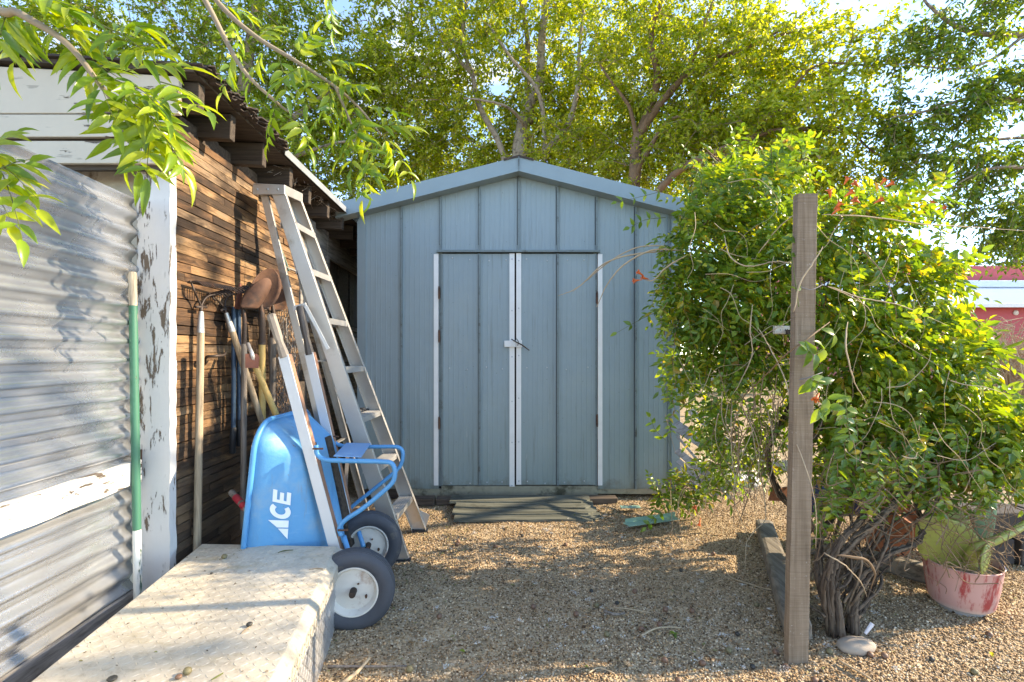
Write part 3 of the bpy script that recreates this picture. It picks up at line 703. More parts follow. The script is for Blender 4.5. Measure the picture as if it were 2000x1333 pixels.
# ================================================================== HAND TOOLS ALONG THE SCORCHED WALL
def shaft(mb, a, b, r0=.0165, r1=.0175, n=12, wob=.0):
    pts = [a + (b - a) * t + V(random.uniform(-wob, wob), random.uniform(-wob, wob), 0) for t in np.linspace(0, 1, n)]
    mb.tube(pts, np.linspace(r0, r1, n), 12)
def rake(name, label, top, bot, bar_a, bar_b, hmat, nt=13):
    """bow rake standing on its handle, head up"""
    t = thing(name, label, 'rake', (bot[0], bot[1], 0))
    u = unit(top - bot); f1 = top - u * .115
    m = MB(); shaft(m, f1, bot, .0150, .0170); m.build('handle', hmat, t, auto=50)
    m = MB(); m.tube([top - u * .03, f1 - u * .012], [.0105, .0168], 12); m.build('ferrule', MATS['alu_step'], t, auto=50)
    m = MB(); c = (bar_a + bar_b) / 2; d = bar_b - bar_a
    m.tube([top - u * .05, top], .0085, 8)
    for s, e in ((-1, bar_a + d * .06), (1, bar_b - d * .06)):
        m.tube(spline([top - u * .005, top + u * .03 + d * .10 * s, top + u * .05 + d * .22 * s + V(.01, 0, 0), e - u * .03 + V(.012, 0, 0), e], 6), .0048, 6)
    m.tube([top - u * .012 + d * -.14, top - u * .008 + d * .14], .0070, 6)
    m.build('bow', MATS['steel_dark'], t, smooth=True)
    m = MB(); m.beam(bar_a, bar_b, V(1, 0, .3), .016, .008)
    for k in range(nt):
        p = bar_a + d * (k + .5) / nt; m.tube(spline([p, p + V(.035, 0, .002), p + V(.062, .002, -.018)], 3), [.0048, .0045, .0022], 5)
    m.build('rake_head', MATS['steel_dark'], t)
    return t
tp, bt = P(393, 596, 2.33), P(385, 1075, 2.30)
bt = bt + (bt - tp) * .12
rake('garden_rake', 'bow rake with straight upright weathered handle beside the white post', tp, bt, P(364, 551, 2.25) + V(.01, 0, 0), P(440, 562, 2.50), MATS['handle_wood'])
tp, bt = P(438, 600, 2.55), P(530, 880, 2.72)
bt = bt + (bt - tp) * .55; bt[2] = max(bt[2], .02)
rake('garden_rake', 'bow rake with slanting handle that runs down behind the blue barrow tub', tp, bt, P(398, 575, 2.40) + V(.02, 0, 0), P(470, 560, 2.66), MATS['handle_wood'])

# lopping shears hung jaws up
lp = thing('loppers', 'long dark blue lopping shears with black grips hanging jaws up among the rakes', 'loppers', P(456, 885, 2.60))
for (px, d, mt) in ((457, 2.60, 'blue_dark'), (467, 2.64, 'blue_dark')):
    a, b, c = P(px, 600, d), P(px - 1, 835, d), P(px - 3, 886, d); 
    if px > 460: a, b, c = P(466, 600, d), P(468, 820, d), P(469, 872, d)
    m = MB(); m.tube([a, b], .0112, 10); h = m.build('handle', MATS[mt], lp, auto=50)
    m = MB(); m.tube([b, b + (c - b) * .05, c - (c - b) * .04, c], [.0135, .0155, .0165, .012], 10); m.build('grip', MATS['rubber'], h, auto=50)
m = MB(); a = P(461, 604, 2.61); m.prism([a + V(.0, -.022, 0), a + V(.0, .025, 0), a + V(.01, .02, .05), a + V(.01, .028, .11), a + V(.01, .008, .135), a + V(.01, -.012, .07)], V(.010, 0, 0)); m.build('jaw', MATS['rust_hoe'], lp, bevel=.002)

def shovel(label, sock_top, sock_bot, end, hmat, blade, bmat='rust', sr=.018, hr=.0165):
    t = thing('shovel', label, 'shovel', (end[0], end[1], 0))
    m = MB(); shaft(m, sock_bot, end, hr, hr * 1.05); m.build('handle', hmat, t, auto=50)
    m = MB(); m.tube(spline([sock_top, sock_top * .6 + sock_bot * .4 + V(.006, 0, 0), sock_bot], 5), [.008, sr * .9, sr], 10)
    if hmat is MATS['handle_yellow']: m.tube([sock_bot + V(0, 0, .03), sock_bot - V(0, 0, .005)], sr * 1.07, 10)
    m.build('socket', MATS['steel_dark'], t, auto=60)
    # blade: cup shaped round point surface
    c, ax, ay, cup = blade        # foot centre, half width vector, length vector, cup normal
    g = []
    nu, nv = 14, 14
    prof = [(0, .62), (.05, .80), (.12, .90), (.25, .98), (.4, 1.0), (.55, .97), (.7, .86), (.82, .70), (.92, .48), (.98, .24), (1, .02)]
    for tt, ww in prof:
        row = []
        for k in range(nu + 1):
            s = 2 * k / nu - 1; row.append(c + ay * tt + ax * ww * s + cup * (.9 * (1 - (s * ww) ** 2) * (.35 + .65 * math.sin(math.pi * min(1, tt * .8 + .15)))))
        g.append(row)
    m = MB(); m.grid(g); b = m.build('blade', MATS[bmat], t, smooth=True, solid=.0035)
    m = MB(); lo = c - ax * .62; hi = c + ax * .62; m.tube(spline([lo, c + cup * .5, hi], 4), .005, 6); m.build('foot_rest', MATS['steel_dark'], b, smooth=True)
    return t
# thin side-on spade, yellow round point shovel, darker shovel behind
st, sb, en = P(474, 598, 2.55), P(477, 672, 2.57), P(475, 1034, 2.58)
shovel('narrow shovel seen edge on with thin rusty stem and grey handle', st, sb, en, MATS['handle_grey'], (P(484, 603, 2.56), V(.035, .045, .0), V(.04, .10, .165), V(.035, -.03, .0)), 'rust', .0125, .0135)
st, sb, en = P(508, 588, 2.62), P(512, 672, 2.66), P(513, 1040, 2.74)
shovel('round point shovel with yellow handle and large rusty blade facing out', st, sb, en, MATS['handle_yellow'], (P(507, 602, 2.64), V(.055, .055, .004), V(.045, .05, .215), V(-.045, .035, .0)), 'rust', .0175, .0165)
st, sb, en = P(532, 596, 2.86), P(533, 660, 2.88), P(528, 1040, 2.92)
shovel('dark shovel with grey handle leaning behind the yellow handled shovel', st, sb, en, MATS['handle_grey'], (P(534, 606, 2.87), V(.055, .075, .0), V(.02, .03, .235), V(-.04, .03, 0)), 'rust', .0165, .0165)
# hoe
ho = thing('hoe', 'hoe with rusty square blade and slanting yellow handle above the blue tub', 'hoe', P(545, 818, 2.6))
a, b = P(497, 712, 2.52), P(580, 905, 2.70); b = b + (b - a) * .5
m = MB(); shaft(m, a, b, .0150, .0165); m.build('handle', MATS['handle_yellow'], ho, auto=50)
m = MB(); c = P(492, 706, 2.50); m.prism([c + V(-.022, -.02, -.032), c + V(.028, .01, -.034), c + V(.032, .012, .02), c + V(.022, .008, .036), c + V(-.022, -.02, .036)], V(-.003, .005, 0)); m.build('blade', MATS['rust_hoe'], ho)
m = MB(); m.tube(spline([a, P(492, 692, 2.5), P(487, 680, 2.52), P(484, 672, 2.54)], 4), [.013, .011, .010, .010], 8); m.build('neck', MATS['alu_step'], ho, smooth=True)
# iron hook nailed to wall
hk = MB(); hk.tube(spline([P(401, 712, 2.42), P(403, 698, 2.36), P(420, 696, 2.36), P(437, 694, 2.42), P(441, 688, 2.47)], 5), [.004, .006, .007, .007, .004], 7)
tag(hk.build('iron_hook', MATS['steel_dark'], None, smooth=True), 'curved iron hook fixed on the scorched boards behind the upright rake', 'hook')
# striped pole end
rp = thing('pole', 'short grey pole end wrapped with red tape leaning beside the blue tub', 'pole', P(478, 1000, 2.4))
a, b = P(452, 962, 2.42), P(500, 1015, 2.30)
m = MB(); m.tube([a, b], .0155, 12); m.build('shaft', MATS['handle_grey'], rp, auto=50)
for t0, t1 in ((.18, .40), (.46, .60)):
    m = MB(); m.tube([a + (b - a) * t0, a + (b - a) * t1], .0168, 12); m.build('tape_band', MATS['red_paint'], rp, auto=50)

# ---------------------------------------------------------------- roll of chicken wire
wr = thing('wire_roll', 'crumpled roll of chicken wire standing between the shovels and the ladder', 'wire roll', (-1.36, 3.05, 0))
m = MB()
for k in range(34):
    for s in (-1, 1):
        ph = 2 * math.pi * k / 34; pts = []
        for i in range(26):
            z = .25 + 1.17 * i / 25; a = ph + s * 2.4 * i / 25 + .12 * math.sin(i * 2.1 + k)
            rr = .085 + .018 * math.sin(3 * a + z * 5) + .012 * math.sin(z * 11 + 2 * a)
            pts.append(V(-1.345 + .8 * rr * math.cos(a) - .02 * z, 3.05 + rr * 1.35 * math.sin(a), z))
        m.tube(pts, .0016, 3, cap=False)
m.build('outer_mesh', MATS['wire'], wr)
m = MB()
for k in range(26):
    pts = []; ph = random.uniform(0, 6.28)
    for i in range(22):
        a = ph + .55 * i; rr = .02 + .0022 * i + .008 * math.sin(i * 1.7 + k)
        pts.append(V(-1.35 + rr * math.cos(a), 3.05 + rr * 1.4 * math.sin(a), .27 + 1.1 * ((i / 22 + .04 * k) % 1)))
    m.tube(pts, .0014, 3, cap=False)
m.build('inner_coils', MATS['wire'], wr)
# dark board pile behind the wire and below the ladder
for (a, b, w_, lab) in ((V(-1.42, 3.55, 0), V(-1.46, 3.55, .95), .12, 'dark weathered board standing against the outbuilding behind the ladder'), (V(-1.30, 3.78, 0), V(-1.45, 3.80, .75), .09, 'narrow dark board leaning under the outbuilding window behind the ladder')):
    m = MB(); m.beam(a, b, V(0, 1, 0), w_, .022); tag(m.build('board', MATS['dark_wood'], None, bevel=.003), lab, 'board')
for i, lab in enumerate(('thin broken stick lying under the leaning ladder near the shed corner', 'forked dry stick lying crosswise under the leaning ladder', 'pale split kindling stick beneath the leaning ladder')):
    c = V(-1.12 + .09 * i, 3.45 + .12 * i, .05); m = MB(); d = V(random.uniform(-.2, .2), random.uniform(-.15, .15), .06 * (i - 1))
    m.tube(spline([c - d, c + V(0, 0, .02), c + d], 4), [.011, .012, .008], 6)
    if i == 1: m.tube([c, c + V(.1, -.03, .07)], [.007, .004], 5)
    tag(m.build('stick', MATS['handle_wood'] if i != 0 else MATS['handle_grey'], None, smooth=True), lab, 'stick')

# ================================================================== STEP LADDER
ld = thing('step_ladder', 'tall aluminium step ladder folded and leaning on the outbuilding eave', 'ladder', (-.75, 3.05, 0))
A0, A1 = V(-.612, 2.82, 0), V(-1.262, 2.745, 2.03)
B0, B1 = V(-.596, 3.31, 0), V(-1.268, 2.985, 2.06)
nA = unit(np.cross(A1 - A0, V(0, 1, 0)))            # out of the ladder face, to the right
def rail(p0, p1, web, fl, inward, name, mat='alu', taper=.78):
    """channel: web facing +-Y, flanges turned inward"""
    u = unit(p1 - p0); sd = unit(np.cross(V(0, 1, 0), u)); sd = sd if sd[0] > 0 else -sd; yv = unit(np.cross(u, sd)); yv = yv if yv[1] > 0 else -yv
    m = MB()
    def plate(o0, o1, s0, t_):
        vs = []
        for p, k in ((p0, 1), (p1, taper)):
            for (a, b) in ((o0, s0), (o1, s0), (o1, s0 + t_), (o0, s0 + t_)): vs.append(p + sd * a * k + yv * b)
        m.add(vs, [(0, 1, 2, 3), (7, 6, 5, 4), (0, 4, 5, 1), (1, 5, 6, 2), (2, 6, 7, 3), (3, 7, 4, 0)])
    plate(-web / 2, web / 2, 0, .003)
    for s in (-1, 1):
        plate(s * web / 2 - (.0035 if s > 0 else 0), s * web / 2 + (.0035 if s < 0 else 0), .0031 if inward > 0 else -fl, fl)
    return m.build(name, MATS[mat], ld, bevel=.0012)
rail(A0, A1, .092, .026, 1, 'front_rail', taper=.74); rail(B0, B1, .088, .026, -1, 'front_rail', taper=.74)
zs = [.235, .515, .79, 1.065, 1.335, 1.60, 1.85]
for z in zs:
    a = A0 + (A1 - A0) * (z / A1[2]); b = B0 + (B1 - B0) * (z / B1[2])
    m = MB(); hw = V(.040, 0, .0); m.obox((a + b) / 2 + V(0, .002, 0), (b - a) / 2 * .985, hw, V(0, 0, .0016))
    for s in (-1, 1): m.obox((a + b) / 2 + V(.0405 * s, .002, -.014), (b - a) / 2 * .985, V(.0014, 0, 0), V(0, 0, .0158))
    for q in range(5): m.obox((a + b) / 2 + V(-.03 + .015 * q, .002, .0026), (b - a) / 2 * .975, V(.003, 0, 0), V(0, 0, .0009))
    m.build('step', MATS['alu_step'], ld)
m = MB(); c = (A1 + B1) / 2 + V(-.040, 0, .018); m.obox(c, V(.085, 0, -.004), (B1 - A1) / 2 * 1.04, V(0, 0, .003))
m.obox(c + V(.083, 0, -.028), V(.0025, 0, 0), (B1 - A1) / 2 * 1.04, V(0, 0, .025)); 
for s in (-1, 1): m.obox(c + (B1 - A1) / 2 * 1.045 * s + V(0, 0, -.028), V(.085, 0, 0), V(0, .0022, 0), V(0, 0, .026))
tc = m.build('top_cap', MATS['alu_step'], ld, bevel=.003)
m = MB()
for k in range(3): m.ellipsoid(c - (B1 - A1) / 2 * 1.06 + V(-.06 + .055 * k, -.002, -.026), V(.007, 0, 0), V(0, .004, 0), V(0, 0, .007), 8, 4)
m.build('rivets', MATS['drip'], tc)
C0, C1 = V(-.885, 2.84, 0), V(-1.345, 2.765, 2.02); D0, D1 = V(-.905, 3.30, 0), V(-1.345, 2.975, 2.04)
rail(C0, C1, .042, .018, 1, 'rear_rail', taper=.9); rail(D0, D1, .042, .018, -1, 'rear_rail', taper=.9)
for z in (.18, .62, 1.10, 1.62):
    a = C0 + (C1 - C0) * (z / 2.02); b = D0 + (D1 - D0) * (z / 2.04); m = MB(); m.beam(a, b, V(1, 0, 0), .022, .008); m.build('rear_brace', MATS['alu'], ld)
m = MB(); a = C0 + (C1 - C0) * .10; b = D0 + (D1 - D0) * .28; m.beam(a, b, V(1, 0, 0), .02, .004); m.build('diagonal_brace', MATS['alu'], ld)
a, b = P(585, 600, 2.70), P(640, 681, 2.74)
m = MB(); m.beam(P(573, 603, 2.74), P(598, 596, 2.715), V(0, 0, 1), .026, .004); m.beam(P(597, 598, 2.708), P(641, 682, 2.735), V(1, 0, 0), .017, .004); m.build('spreader', MATS['white_strip'], ld)
m = MB(); m.beam(P(541, 467, 2.85), P(563, 530, 2.85), V(1, 0, 0), .016, .004); m.build('spreader', MATS['green_metal'], ld)
m = MB(); m.obox(B0 + V(.005, -.005, .06), V(.04, 0, -.02), V(0, .004, 0), V(.02, 0, .06)); m.build('foot_plate', MATS['alu_step'], ld)
m = MB(); m.obox(A0 + V(.0, .008, .004), V(.052, 0, 0), V(0, .02, 0), V(0, 0, .006)); m.build('foot', MATS['rubber'], ld)
m = MB(); m.obox(B0 + V(.0, -.008, .004), V(.052, 0, 0), V(0, .02, 0), V(0, 0, .006)); m.build('foot', MATS['rubber'], ld)
g = MB(); c = P(707, 803, 3.12)
for k in range(3): g.ellipsoid(c + V(.015 * k - .02, .02 * k, .006 * (k % 2)), V(.022, .008, 0), V(-.006, .018, 0), V(0, 0, .012), 9, 6, .18)
tag(g.build('glove', MATS['rubber']), 'crumpled black glove lying on a step of the leaning ladder', 'glove')

# ================================================================== TWO-WHEELED BARROW STANDING ON END
wb = thing('wheelbarrow', 'blue two wheeled barrow standing upright on its wheels with handles up', 'wheelbarrow', (-.72, 2.42, 0))
Lb, Lt = V(-1.175, 0, .06), V(-1.092, 0, .845); Bb, Bt = V(-.845, 0, .20), V(-.955, 0, .735)
YL0, YL1, YB0, YB1 = 2.19, 2.80, 2.285, 2.705
def loop(lo, hi, y0, y1, rad, n=8):
    """rounded rectangle spanned by lo->hi and y0..y1"""
    ux = unit(hi - lo); L = np.linalg.norm(hi - lo); Wd = y1 - y0; pts = []
    for (cx, cy, a0) in ((rad, rad, 180), (L - rad, rad, 270), (L - rad, Wd - rad, 0), (rad, Wd - rad, 90)):
        for k in range(n + 1):
            a = math.radians(a0 + 90 * k / n); pts.append(lo + ux * (cx + rad * math.cos(a)) + V(0, y0 + cy + rad * math.sin(a), 0))
    return np.array(pts)
lip = loop(Lb, Lt, YL0, YL1, .13); bot = loop(Bb, Bt, YB0, YB1, .075)
ring = []
for s in (0, .3, .6, .85, .95, 1.0): ring.append(lip * (1 - s) + bot * s)
cen = bot.mean(0); ring.append(bot * .93 + cen * .07 + V(.012, 0, .003)); ring.append(bot * .5 + cen * .5 + V(.016, 0, .004)); ring.append(np.repeat(cen[None] + V(.016, 0, .004), len(bot), 0))
g = [list(r) + [r[0]] for r in ring]
m = MB(); m.grid(g); tub = m.build('tub', MATS['blue_worn'], wb, auto=48, solid=.003)
m = MB(); m.tube(lip, .0125, 8, closed=True); m.build('tub_lip', MATS['blue'], tub, smooth=True)
# lettering on the near side of the tub
def on_side(a, b):
    """a up the tub side, b from the bottom edge to the lip (0..1), laid on the near wall"""
    lo = Bb * (1 - a) + Bt * a; hi = Lb * (1 - a) + Lt * a; q = lo * (1 - b) + hi * b; q = q.copy(); q[1] = YB0 + (YL0 - YB0) * b; return q
nside = unit(np.cross(on_side(.6, .3) - on_side(.3, .3), on_side(.3, .7) - on_side(.3, .3)))
if nside[1] > 0: nside = -nside
# frame of the lettering from photo positions on the near wall
def tmap(px, py):
    best = None
    a = b = .4
    for _ in range(40):                                  # solve which spot of the wall shows at this pixel
        q = on_side(a, b); q = np.array([1000 + q[0] / q[1] * F, HOR - (q[2] - CAMH) / q[1] * F]); e = np.array([px, py]) - q
        h = 1e-3
        def pr(a_, b_): w_ = on_side(a_, b_); return np.array([1000 + w_[0] / w_[1] * F, HOR - (w_[2] - CAMH) / w_[1] * F])
        J = np.stack([(pr(a + h, b) - q) / h, (pr(a, b + h) - q) / h], 1); da, db = np.linalg.solve(J, e); a += da; b += db
    return on_side(a, b) + nside * .0048
X0, X1 = 567.0, 525.0                                   # baseline and cap height columns
O = tmap(563, 1053); EX = tmap(569, 963) - O; EY = tmap(522, 1045) - O
def letter(mb, poly):
    p = [O + EX * a + EY * b + nside * 0 for a, b in poly]
    mb.prism(p, nside * .0012)
m = MB()
letter(m, [(.0, .03), (.225, .03), (.185, .52)]); letter(m, [(.25, .03), (.40, .03), (.325, 1.0), (.205, .56)])
cx0, cy0, ro, ri = .575, .46, 1.0, .50
def arc(r, a): return (cx0 + .17 * r * math.cos(a), cy0 + .50 * r * math.sin(a))
aa = [math.radians(q) for q in np.linspace(48, 312, 22)]
for i in range(21):
    letter(m, [arc(ri, aa[i]), arc(ro, aa[i]), arc(ro, aa[i + 1]), arc(ri, aa[i + 1])])
for p in ([(.735, 0), (.80, 0), (.80, .86), (.735, .86)], [(.8005, 0), (1.0, 0), (1.0, .2), (.8005, .2)], [(.8005, .335), (.965, .335), (.965, .525), (.8005, .525)], [(.8005, .66), (1.0, .66), (1.0, .86), (.8005, .86)]): letter(m, p)
m.build('lettering', MATS['text'], tub)
# handles
for (px0, py0, px1, py1, px2, py2, d0, d1, gm) in ((656, 1082, 553, 695, 527, 614, 2.25, 2.30, 'grip_pale'), (692, 1075, 603, 690, 584, 598, 2.68, 2.70, 'grip')):
    a, b, c = P(px0, py0, d0), P(px1, py1, d1), P(px2, py2, d1)
    a = a + (a - b) * .10
    m = MB(); m.beam(a, b, V(1, 0, 0), .047, .006)
    u = unit(b - a); sd = unit(V(1, 0, 0) - u * u[0])
    hd = m.build('handle', MATS['galv_handle'], wb, bevel=.002)
    m = MB(); m.obox((a + b) / 2 + sd * .0215 + V(0, .019, 0), (b - a) / 2, sd * .0028, V(0, .0155, 0)); m.obox((a + b) / 2 - sd * .0215 + V(0, .019, 0), (b - a) / 2, sd * .0028, V(0, .0155, 0)); m.build('handle_flange', MATS['rust_edge'], hd)
    m = MB(); k = b + (c - b) * .35; u2 = unit(c - b)
    m.tube([b - u * .01 + V(0, .012, 0), b + u2 * .015 + V(0, .012, 0), k + V(0, .010, 0), k + (c - k) * .15 + V(0, .010, 0), c - (c - k) * .04 + V(0, .010, 0), c + V(0, .010, 0)], [.0235, .0230, .0165, .0205, .0215, .016], 8); m.build('grip', MATS[gm], hd, auto=40)
# wooden spacers between tub and handles
for yy in (2.40, 2.60):
    m = MB(); m.beam(V(-.815, yy, .17), V(-.945, yy, .72), V(0, 1, 0), .075, .03); m.build('spacer_block', MATS['dark_wood'], wb, bevel=.004)
# leg brackets of bent tube
def leg(pts, name='leg'):
    m = MB(); m.tube(spline(pts, 6), .0105, 10); return m.build(name, MATS['blue'], wb, smooth=True)
d = 2.255
l1 = leg([P(x, y, d) for x, y in ((617, 870), (620, 888), (635, 898), (660, 900), (700, 901), (745, 902), (764, 905), (771, 918), (770, 935), (762, 948), (735, 972), (705, 996), (680, 1012), (667, 1024), (663, 1035), (666, 1046))])
d = 2.72
leg([P(x, y, d) for x, y in ((648, 850), (651, 862), (664, 870), (690, 873), (730, 873), (770, 873), (783, 877), (787, 888), (784, 905), (776, 918), (750, 940), (715, 968), (690, 988), (680, 1001), (682, 1014))])
m = MB(); a0, a1, b0, b1 = P(651, 899, 2.262), P(706, 901, 2.262), P(676, 872, 2.71), P(724, 873, 2.71); a = .015
m.prism([a0 + V(0, 0, a), a1 + V(0, 0, a), b1 + V(0, 0, a), b0 + V(0, 0, a)], V(0, 0, .004)); m.build('leg_plate', MATS['blue_plate'], wb, bevel=.002)
m = MB()
for (px, py, dd) in ((622, 877, 2.24), (671, 1036, 2.24), (654, 853, 2.70)): c = P(px, py, dd); m.tube([c - V(.025, 0, 0), c + V(.02, 0, 0)], .0045, 6)
m.build('bolts', MATS['rust'], wb)
# wheels
W1, W2 = V(-.655, 2.125, .166), V(-.735, 2.63, .166); axd = unit(W2 - W1)
m = MB(); m.tube([W1 - axd * .045, W2 + axd * .05], .0095, 10); m.build('axle', MATS['rust'], wb, auto=50)
m = MB(); m.tube([V(-.75, 2.28, .33), V(-.70, 2.27, .18)], .012, 8); m.build('axle_bracket', MATS['blue'], wb, smooth=True)
m = MB(); m.tube([V(-.83, 2.68, .30), V(-.74, 2.55, .18)], .012, 8); m.build('axle_bracket', MATS['blue'], wb, smooth=True)
for c in (W1, W2):
    o = c - axd * .0
    prof = [(.098, -.030), (.112, -.038), (.128, -.043), (.145, -.041), (.157, -.033), (.1615, -.026)]
    for k, h in enumerate(np.linspace(-.023, .023, 6)): prof += [(.1625 - 6 * h * h, h - .0034), (.1668 - 6 * h * h, h - .0026), (.1668 - 6 * h * h, h + .0026), (.1625 - 6 * h * h, h + .0034)]
    prof += [(.1615, .027), (.157, .033), (.145, .041), (.128, .043), (.112, .038), (.098, .030), (.098, -.030)]
    m = MB(); m.lathe(prof, o, axd, 56); w_ = m.build('wheel', MATS['tyre'], wb, auto=60)
    m = MB(); m.lathe([(.0, -.016), (.022, -.017), (.060, -.012), (.082, -.008), (.090, -.026), (.096, -.036), (.1015, -.036), (.1015, .034), (.095, .034), (.088, .012), (.0, .012)], o, axd, 48); m.build('rim', MATS['rim'], w_, auto=40)
    m = MB(); m.lathe([(.0, -.062), (.012, -.061), (.0135, -.056), (.0145, -.017)], o, axd, 16); m.build('hub', MATS['steel_dark'], w_, auto=40)
    m = MB(); m.ellipsoid(o - axd * .020 + V(.052, 0, -.022), V(.006, 0, 0), V(0, .006, 0), V(0, 0, .009), 8, 5, .2); m.tube([o - axd * .014 + V(.018, 0, .026), o - axd * .03 + V(.022, 0, .034)], .004, 6); m.build('valve', MATS['rust'], w_)

# ================================================================== DIAMOND PLATE TOOLBOX
tb = thing('truck_toolbox', 'dusty tread plate truck toolbox in the foreground with tan debris', 'toolbox', (-.97, 1.55, 0))
ZT = .31
FL, FR, NL, NR = V(-1.357, 2.243, 0), V(-.757, 2.212, 0), V(-1.17, .95, 0), V(-.555, .95, 0)
def tbp(s, t, z, ex=0.0):
    """s across 0..1, t from far 0 to near 1; ex grows outward"""
    c = FL * (1 - s) * (1 - t) + FR * s * (1 - t) + NL * (1 - s) * t + NR * s * t
    return c + V(ex * (1 if s > .5 else -1), ex * (1 if t < .5 else -1), z)
def hull(levels):
    mm = MB(); g = []
    for z, ex in levels: q = [tbp(0, 0, z, ex), tbp(1, 0, z, ex), tbp(1, 1, z, ex), tbp(0, 1, z, ex)]; g.append(q + [q[0]])
    mm.grid(g); mm.add(g[-1][:4], [(3, 2, 1, 0)]); return mm
def lozenges(mm, org, eu, ev, nrm, nu, nv, su, sv, wob=0):
    u, v = unit(eu), unit(ev); n = unit(nrm)
    for i in range(nu):
        for j in range(nv):
            c = org + u * (i + .5) * su + v * (j + .5) * sv
            a = unit(u + v) if (i + j) % 2 else unit(u - v); b = np.cross(n, a)
            L, W, H = .0125, .0034, .0011
            mm.add([c + a * L, c + b * W, c - a * L, c - b * W, c + n * H + a * L * .45, c + n * H - a * L * .45], [(0, 1, 4), (1, 2, 5, 4), (2, 3, 5), (3, 0, 4, 5)])
mm = hull([(.225, .022), (.232, .026), (.282, .026), (.309, -.002), (ZT, -.006)])
e1, e2 = tbp(1, 0, ZT) - tbp(0, 0, ZT), tbp(0, 1, ZT) - tbp(0, 0, ZT)
nu, nv = 23, 50
for i in range(nu):
    for j in range(nv):
        s, t = (i + .5) / nu, (j + .5) / nv; c = tbp(s, t, ZT + .0002); a = unit(unit(e1) + (unit(e2) if (i + j) % 2 else -unit(e2))); b = np.cross(V(0, 0, 1), a)
        mm.add([c + a * .0115, c + b * .0034, c - a * .0115, c - b * .0034, c + V(0, 0, .0013) + a * .005, c + V(0, 0, .0013) - a * .005], [(0, 1, 4), (1, 2, 5, 4), (2, 3, 5), (3, 0, 4, 5)])
mm.build('lid', MATS['tread'], tb, bevel=0)
mm = hull([(.0, .012), (.2245, .012)])
o = tbp(1, 0, .012, .0125); ev = tbp(1, 1, 0) - tbp(1, 0, 0)
lozenges(mm, o, ev, V(0, 0, 1), V(1, .16, 0), 47, 9, .0268, .0235)
o = tbp(0, 0, .012, .0125); lozenges(mm, o, e1, V(0, 0, 1), V(0, 1, 0), 22, 9, .0268, .0235)
mm.build('body', MATS['tread_side'], tb)
mm = MB(); o = tbp(1, 0, .234, .0262); lozenges(mm, o, ev, V(0, 0, 1), V(1, .16, 0), 47, 2, .0268, .0235); mm.build('lid_edge', MATS['tread_side'], tb)
# nuts and bits lying on the lid
def nut(c, r, mat, label, group=None, sq=.85):
    m = MB(); m.ellipsoid(c + V(0, 0, r * sq * .9), V(r, 0, 0), V(0, r, 0), V(0, 0, r * sq), 12, 8, .05); o = m.build('fallen_nut', mat, None, smooth=True)
    return tag(o, label, 'nut', group)
def onlid(px, py): return P(px, py, (CAMH - ZT) * F / (py - HOR)) + V(0, 0, .001)
nut(onlid(438, 1092), .0115, MATS['nut_grey'], 'tan round nut on the toolbox lid nearest the blue tub')
nut(onlid(487, 1224), .0095, MATS['nut_dark'], 'dark grey nut with a stalk near the middle of the toolbox lid', sq=.7)
nut(onlid(366, 1318), .011, MATS['nut_grey'], 'lumpy pale tan nut at the front of the toolbox lid beside a brown nut')
nut(onlid(349, 1326), .0085, MATS['nut'], 'small brown nut touching the lumpy tan nut on the toolbox lid', sq=.6)
nut(onlid(413, 1122), .0055, MATS['nut_dark'], 'tiny dark nut on the toolbox lid just left of the tan round nut', sq=.6)
nut(onlid(219, 1330), .0120, MATS['nut_dark'], 'black husk at the lower left of the toolbox lid', sq=.45)
for (p, lab) in ((((470, 1240), (480, 1232), (488, 1226)), 'thin curved stalk beside the dark nut on the toolbox lid'), (((543, 1081), (556, 1077), (573, 1076)), 'mossy green twig near the far edge of the toolbox lid'), (((412, 1331), (424, 1324), (436, 1317)), 'yellow green twig at the front of the toolbox lid'), (((604, 1114), (618, 1112), (631, 1113)), 'tan twig by the right chamfer of the toolbox lid')):
    m = MB(); m.tube(spline([onlid(*q) + V(0, 0, .002) for q in p], 4), [.0012, .0022, .0014], 5); tag(m.build('twig', MATS['moss'] if 'green' in lab else MATS['twig'], None, smooth=True), lab, 'twig')
N = 90; s, t = rng.random(N), rng.random(N); pos = np.array([tbp(a * .98 + .01, b * .97, ZT + .0025) for a, b in zip(s, t)])
kind(leaves('lid_litter', pos, rdir(N, .12), rdir(N, .1) * .15 + V(0, 0, 1), rng.uniform(.004, .013, N), rng.uniform(.002, .006, N), MATS['litter']), 'stuff')
# ================================================================== RIGHT SIDE: POST, VINE, POT
pt = thing('wooden_post', 'rough sawn brown wooden post standing in front of the vine', 'post', (1.065, 1.92, 0))
m = MB(); n = 44; g = []
b0, b1 = V(1.0695, 1.93, -.03), V(1.120, 1.955, 1.748)
for i in range(n + 1):
    c = b0 + (b1 - b0) * i / n; e = lambda: random.uniform(-.0009, .0009)
    q = [c + V(-.0375 + e(), -.018, 0), c + V(.0375 + e(), -.018, 0), c + V(.0375, .018, 0), c + V(-.0375 + e(), .018, 0)]; g.append(q + [q[0]])
m.grid(g); m.add(g[-1][:4], [(0, 1, 2, 3)]); m.build('post_body', MATS['post_wood'], pt, bevel=.002)
m = MB()
m.tube(spline([P(1562, 742, 1.88), P(1585, 736, 1.868), P(1606, 728, 1.88)], 5), .0022, 5); m.tube(spline([P(1560, 560, 1.88), P(1585, 566, 1.868), P(1608, 556, 1.89)], 5), .0016, 5)
m.build('wire_tie', MATS['wire'], pt)
ox = thing('outlet_box', 'small cream double outlet plate half hidden in the vine left of the brown post', 'outlet', P(1526, 658, 2.35))
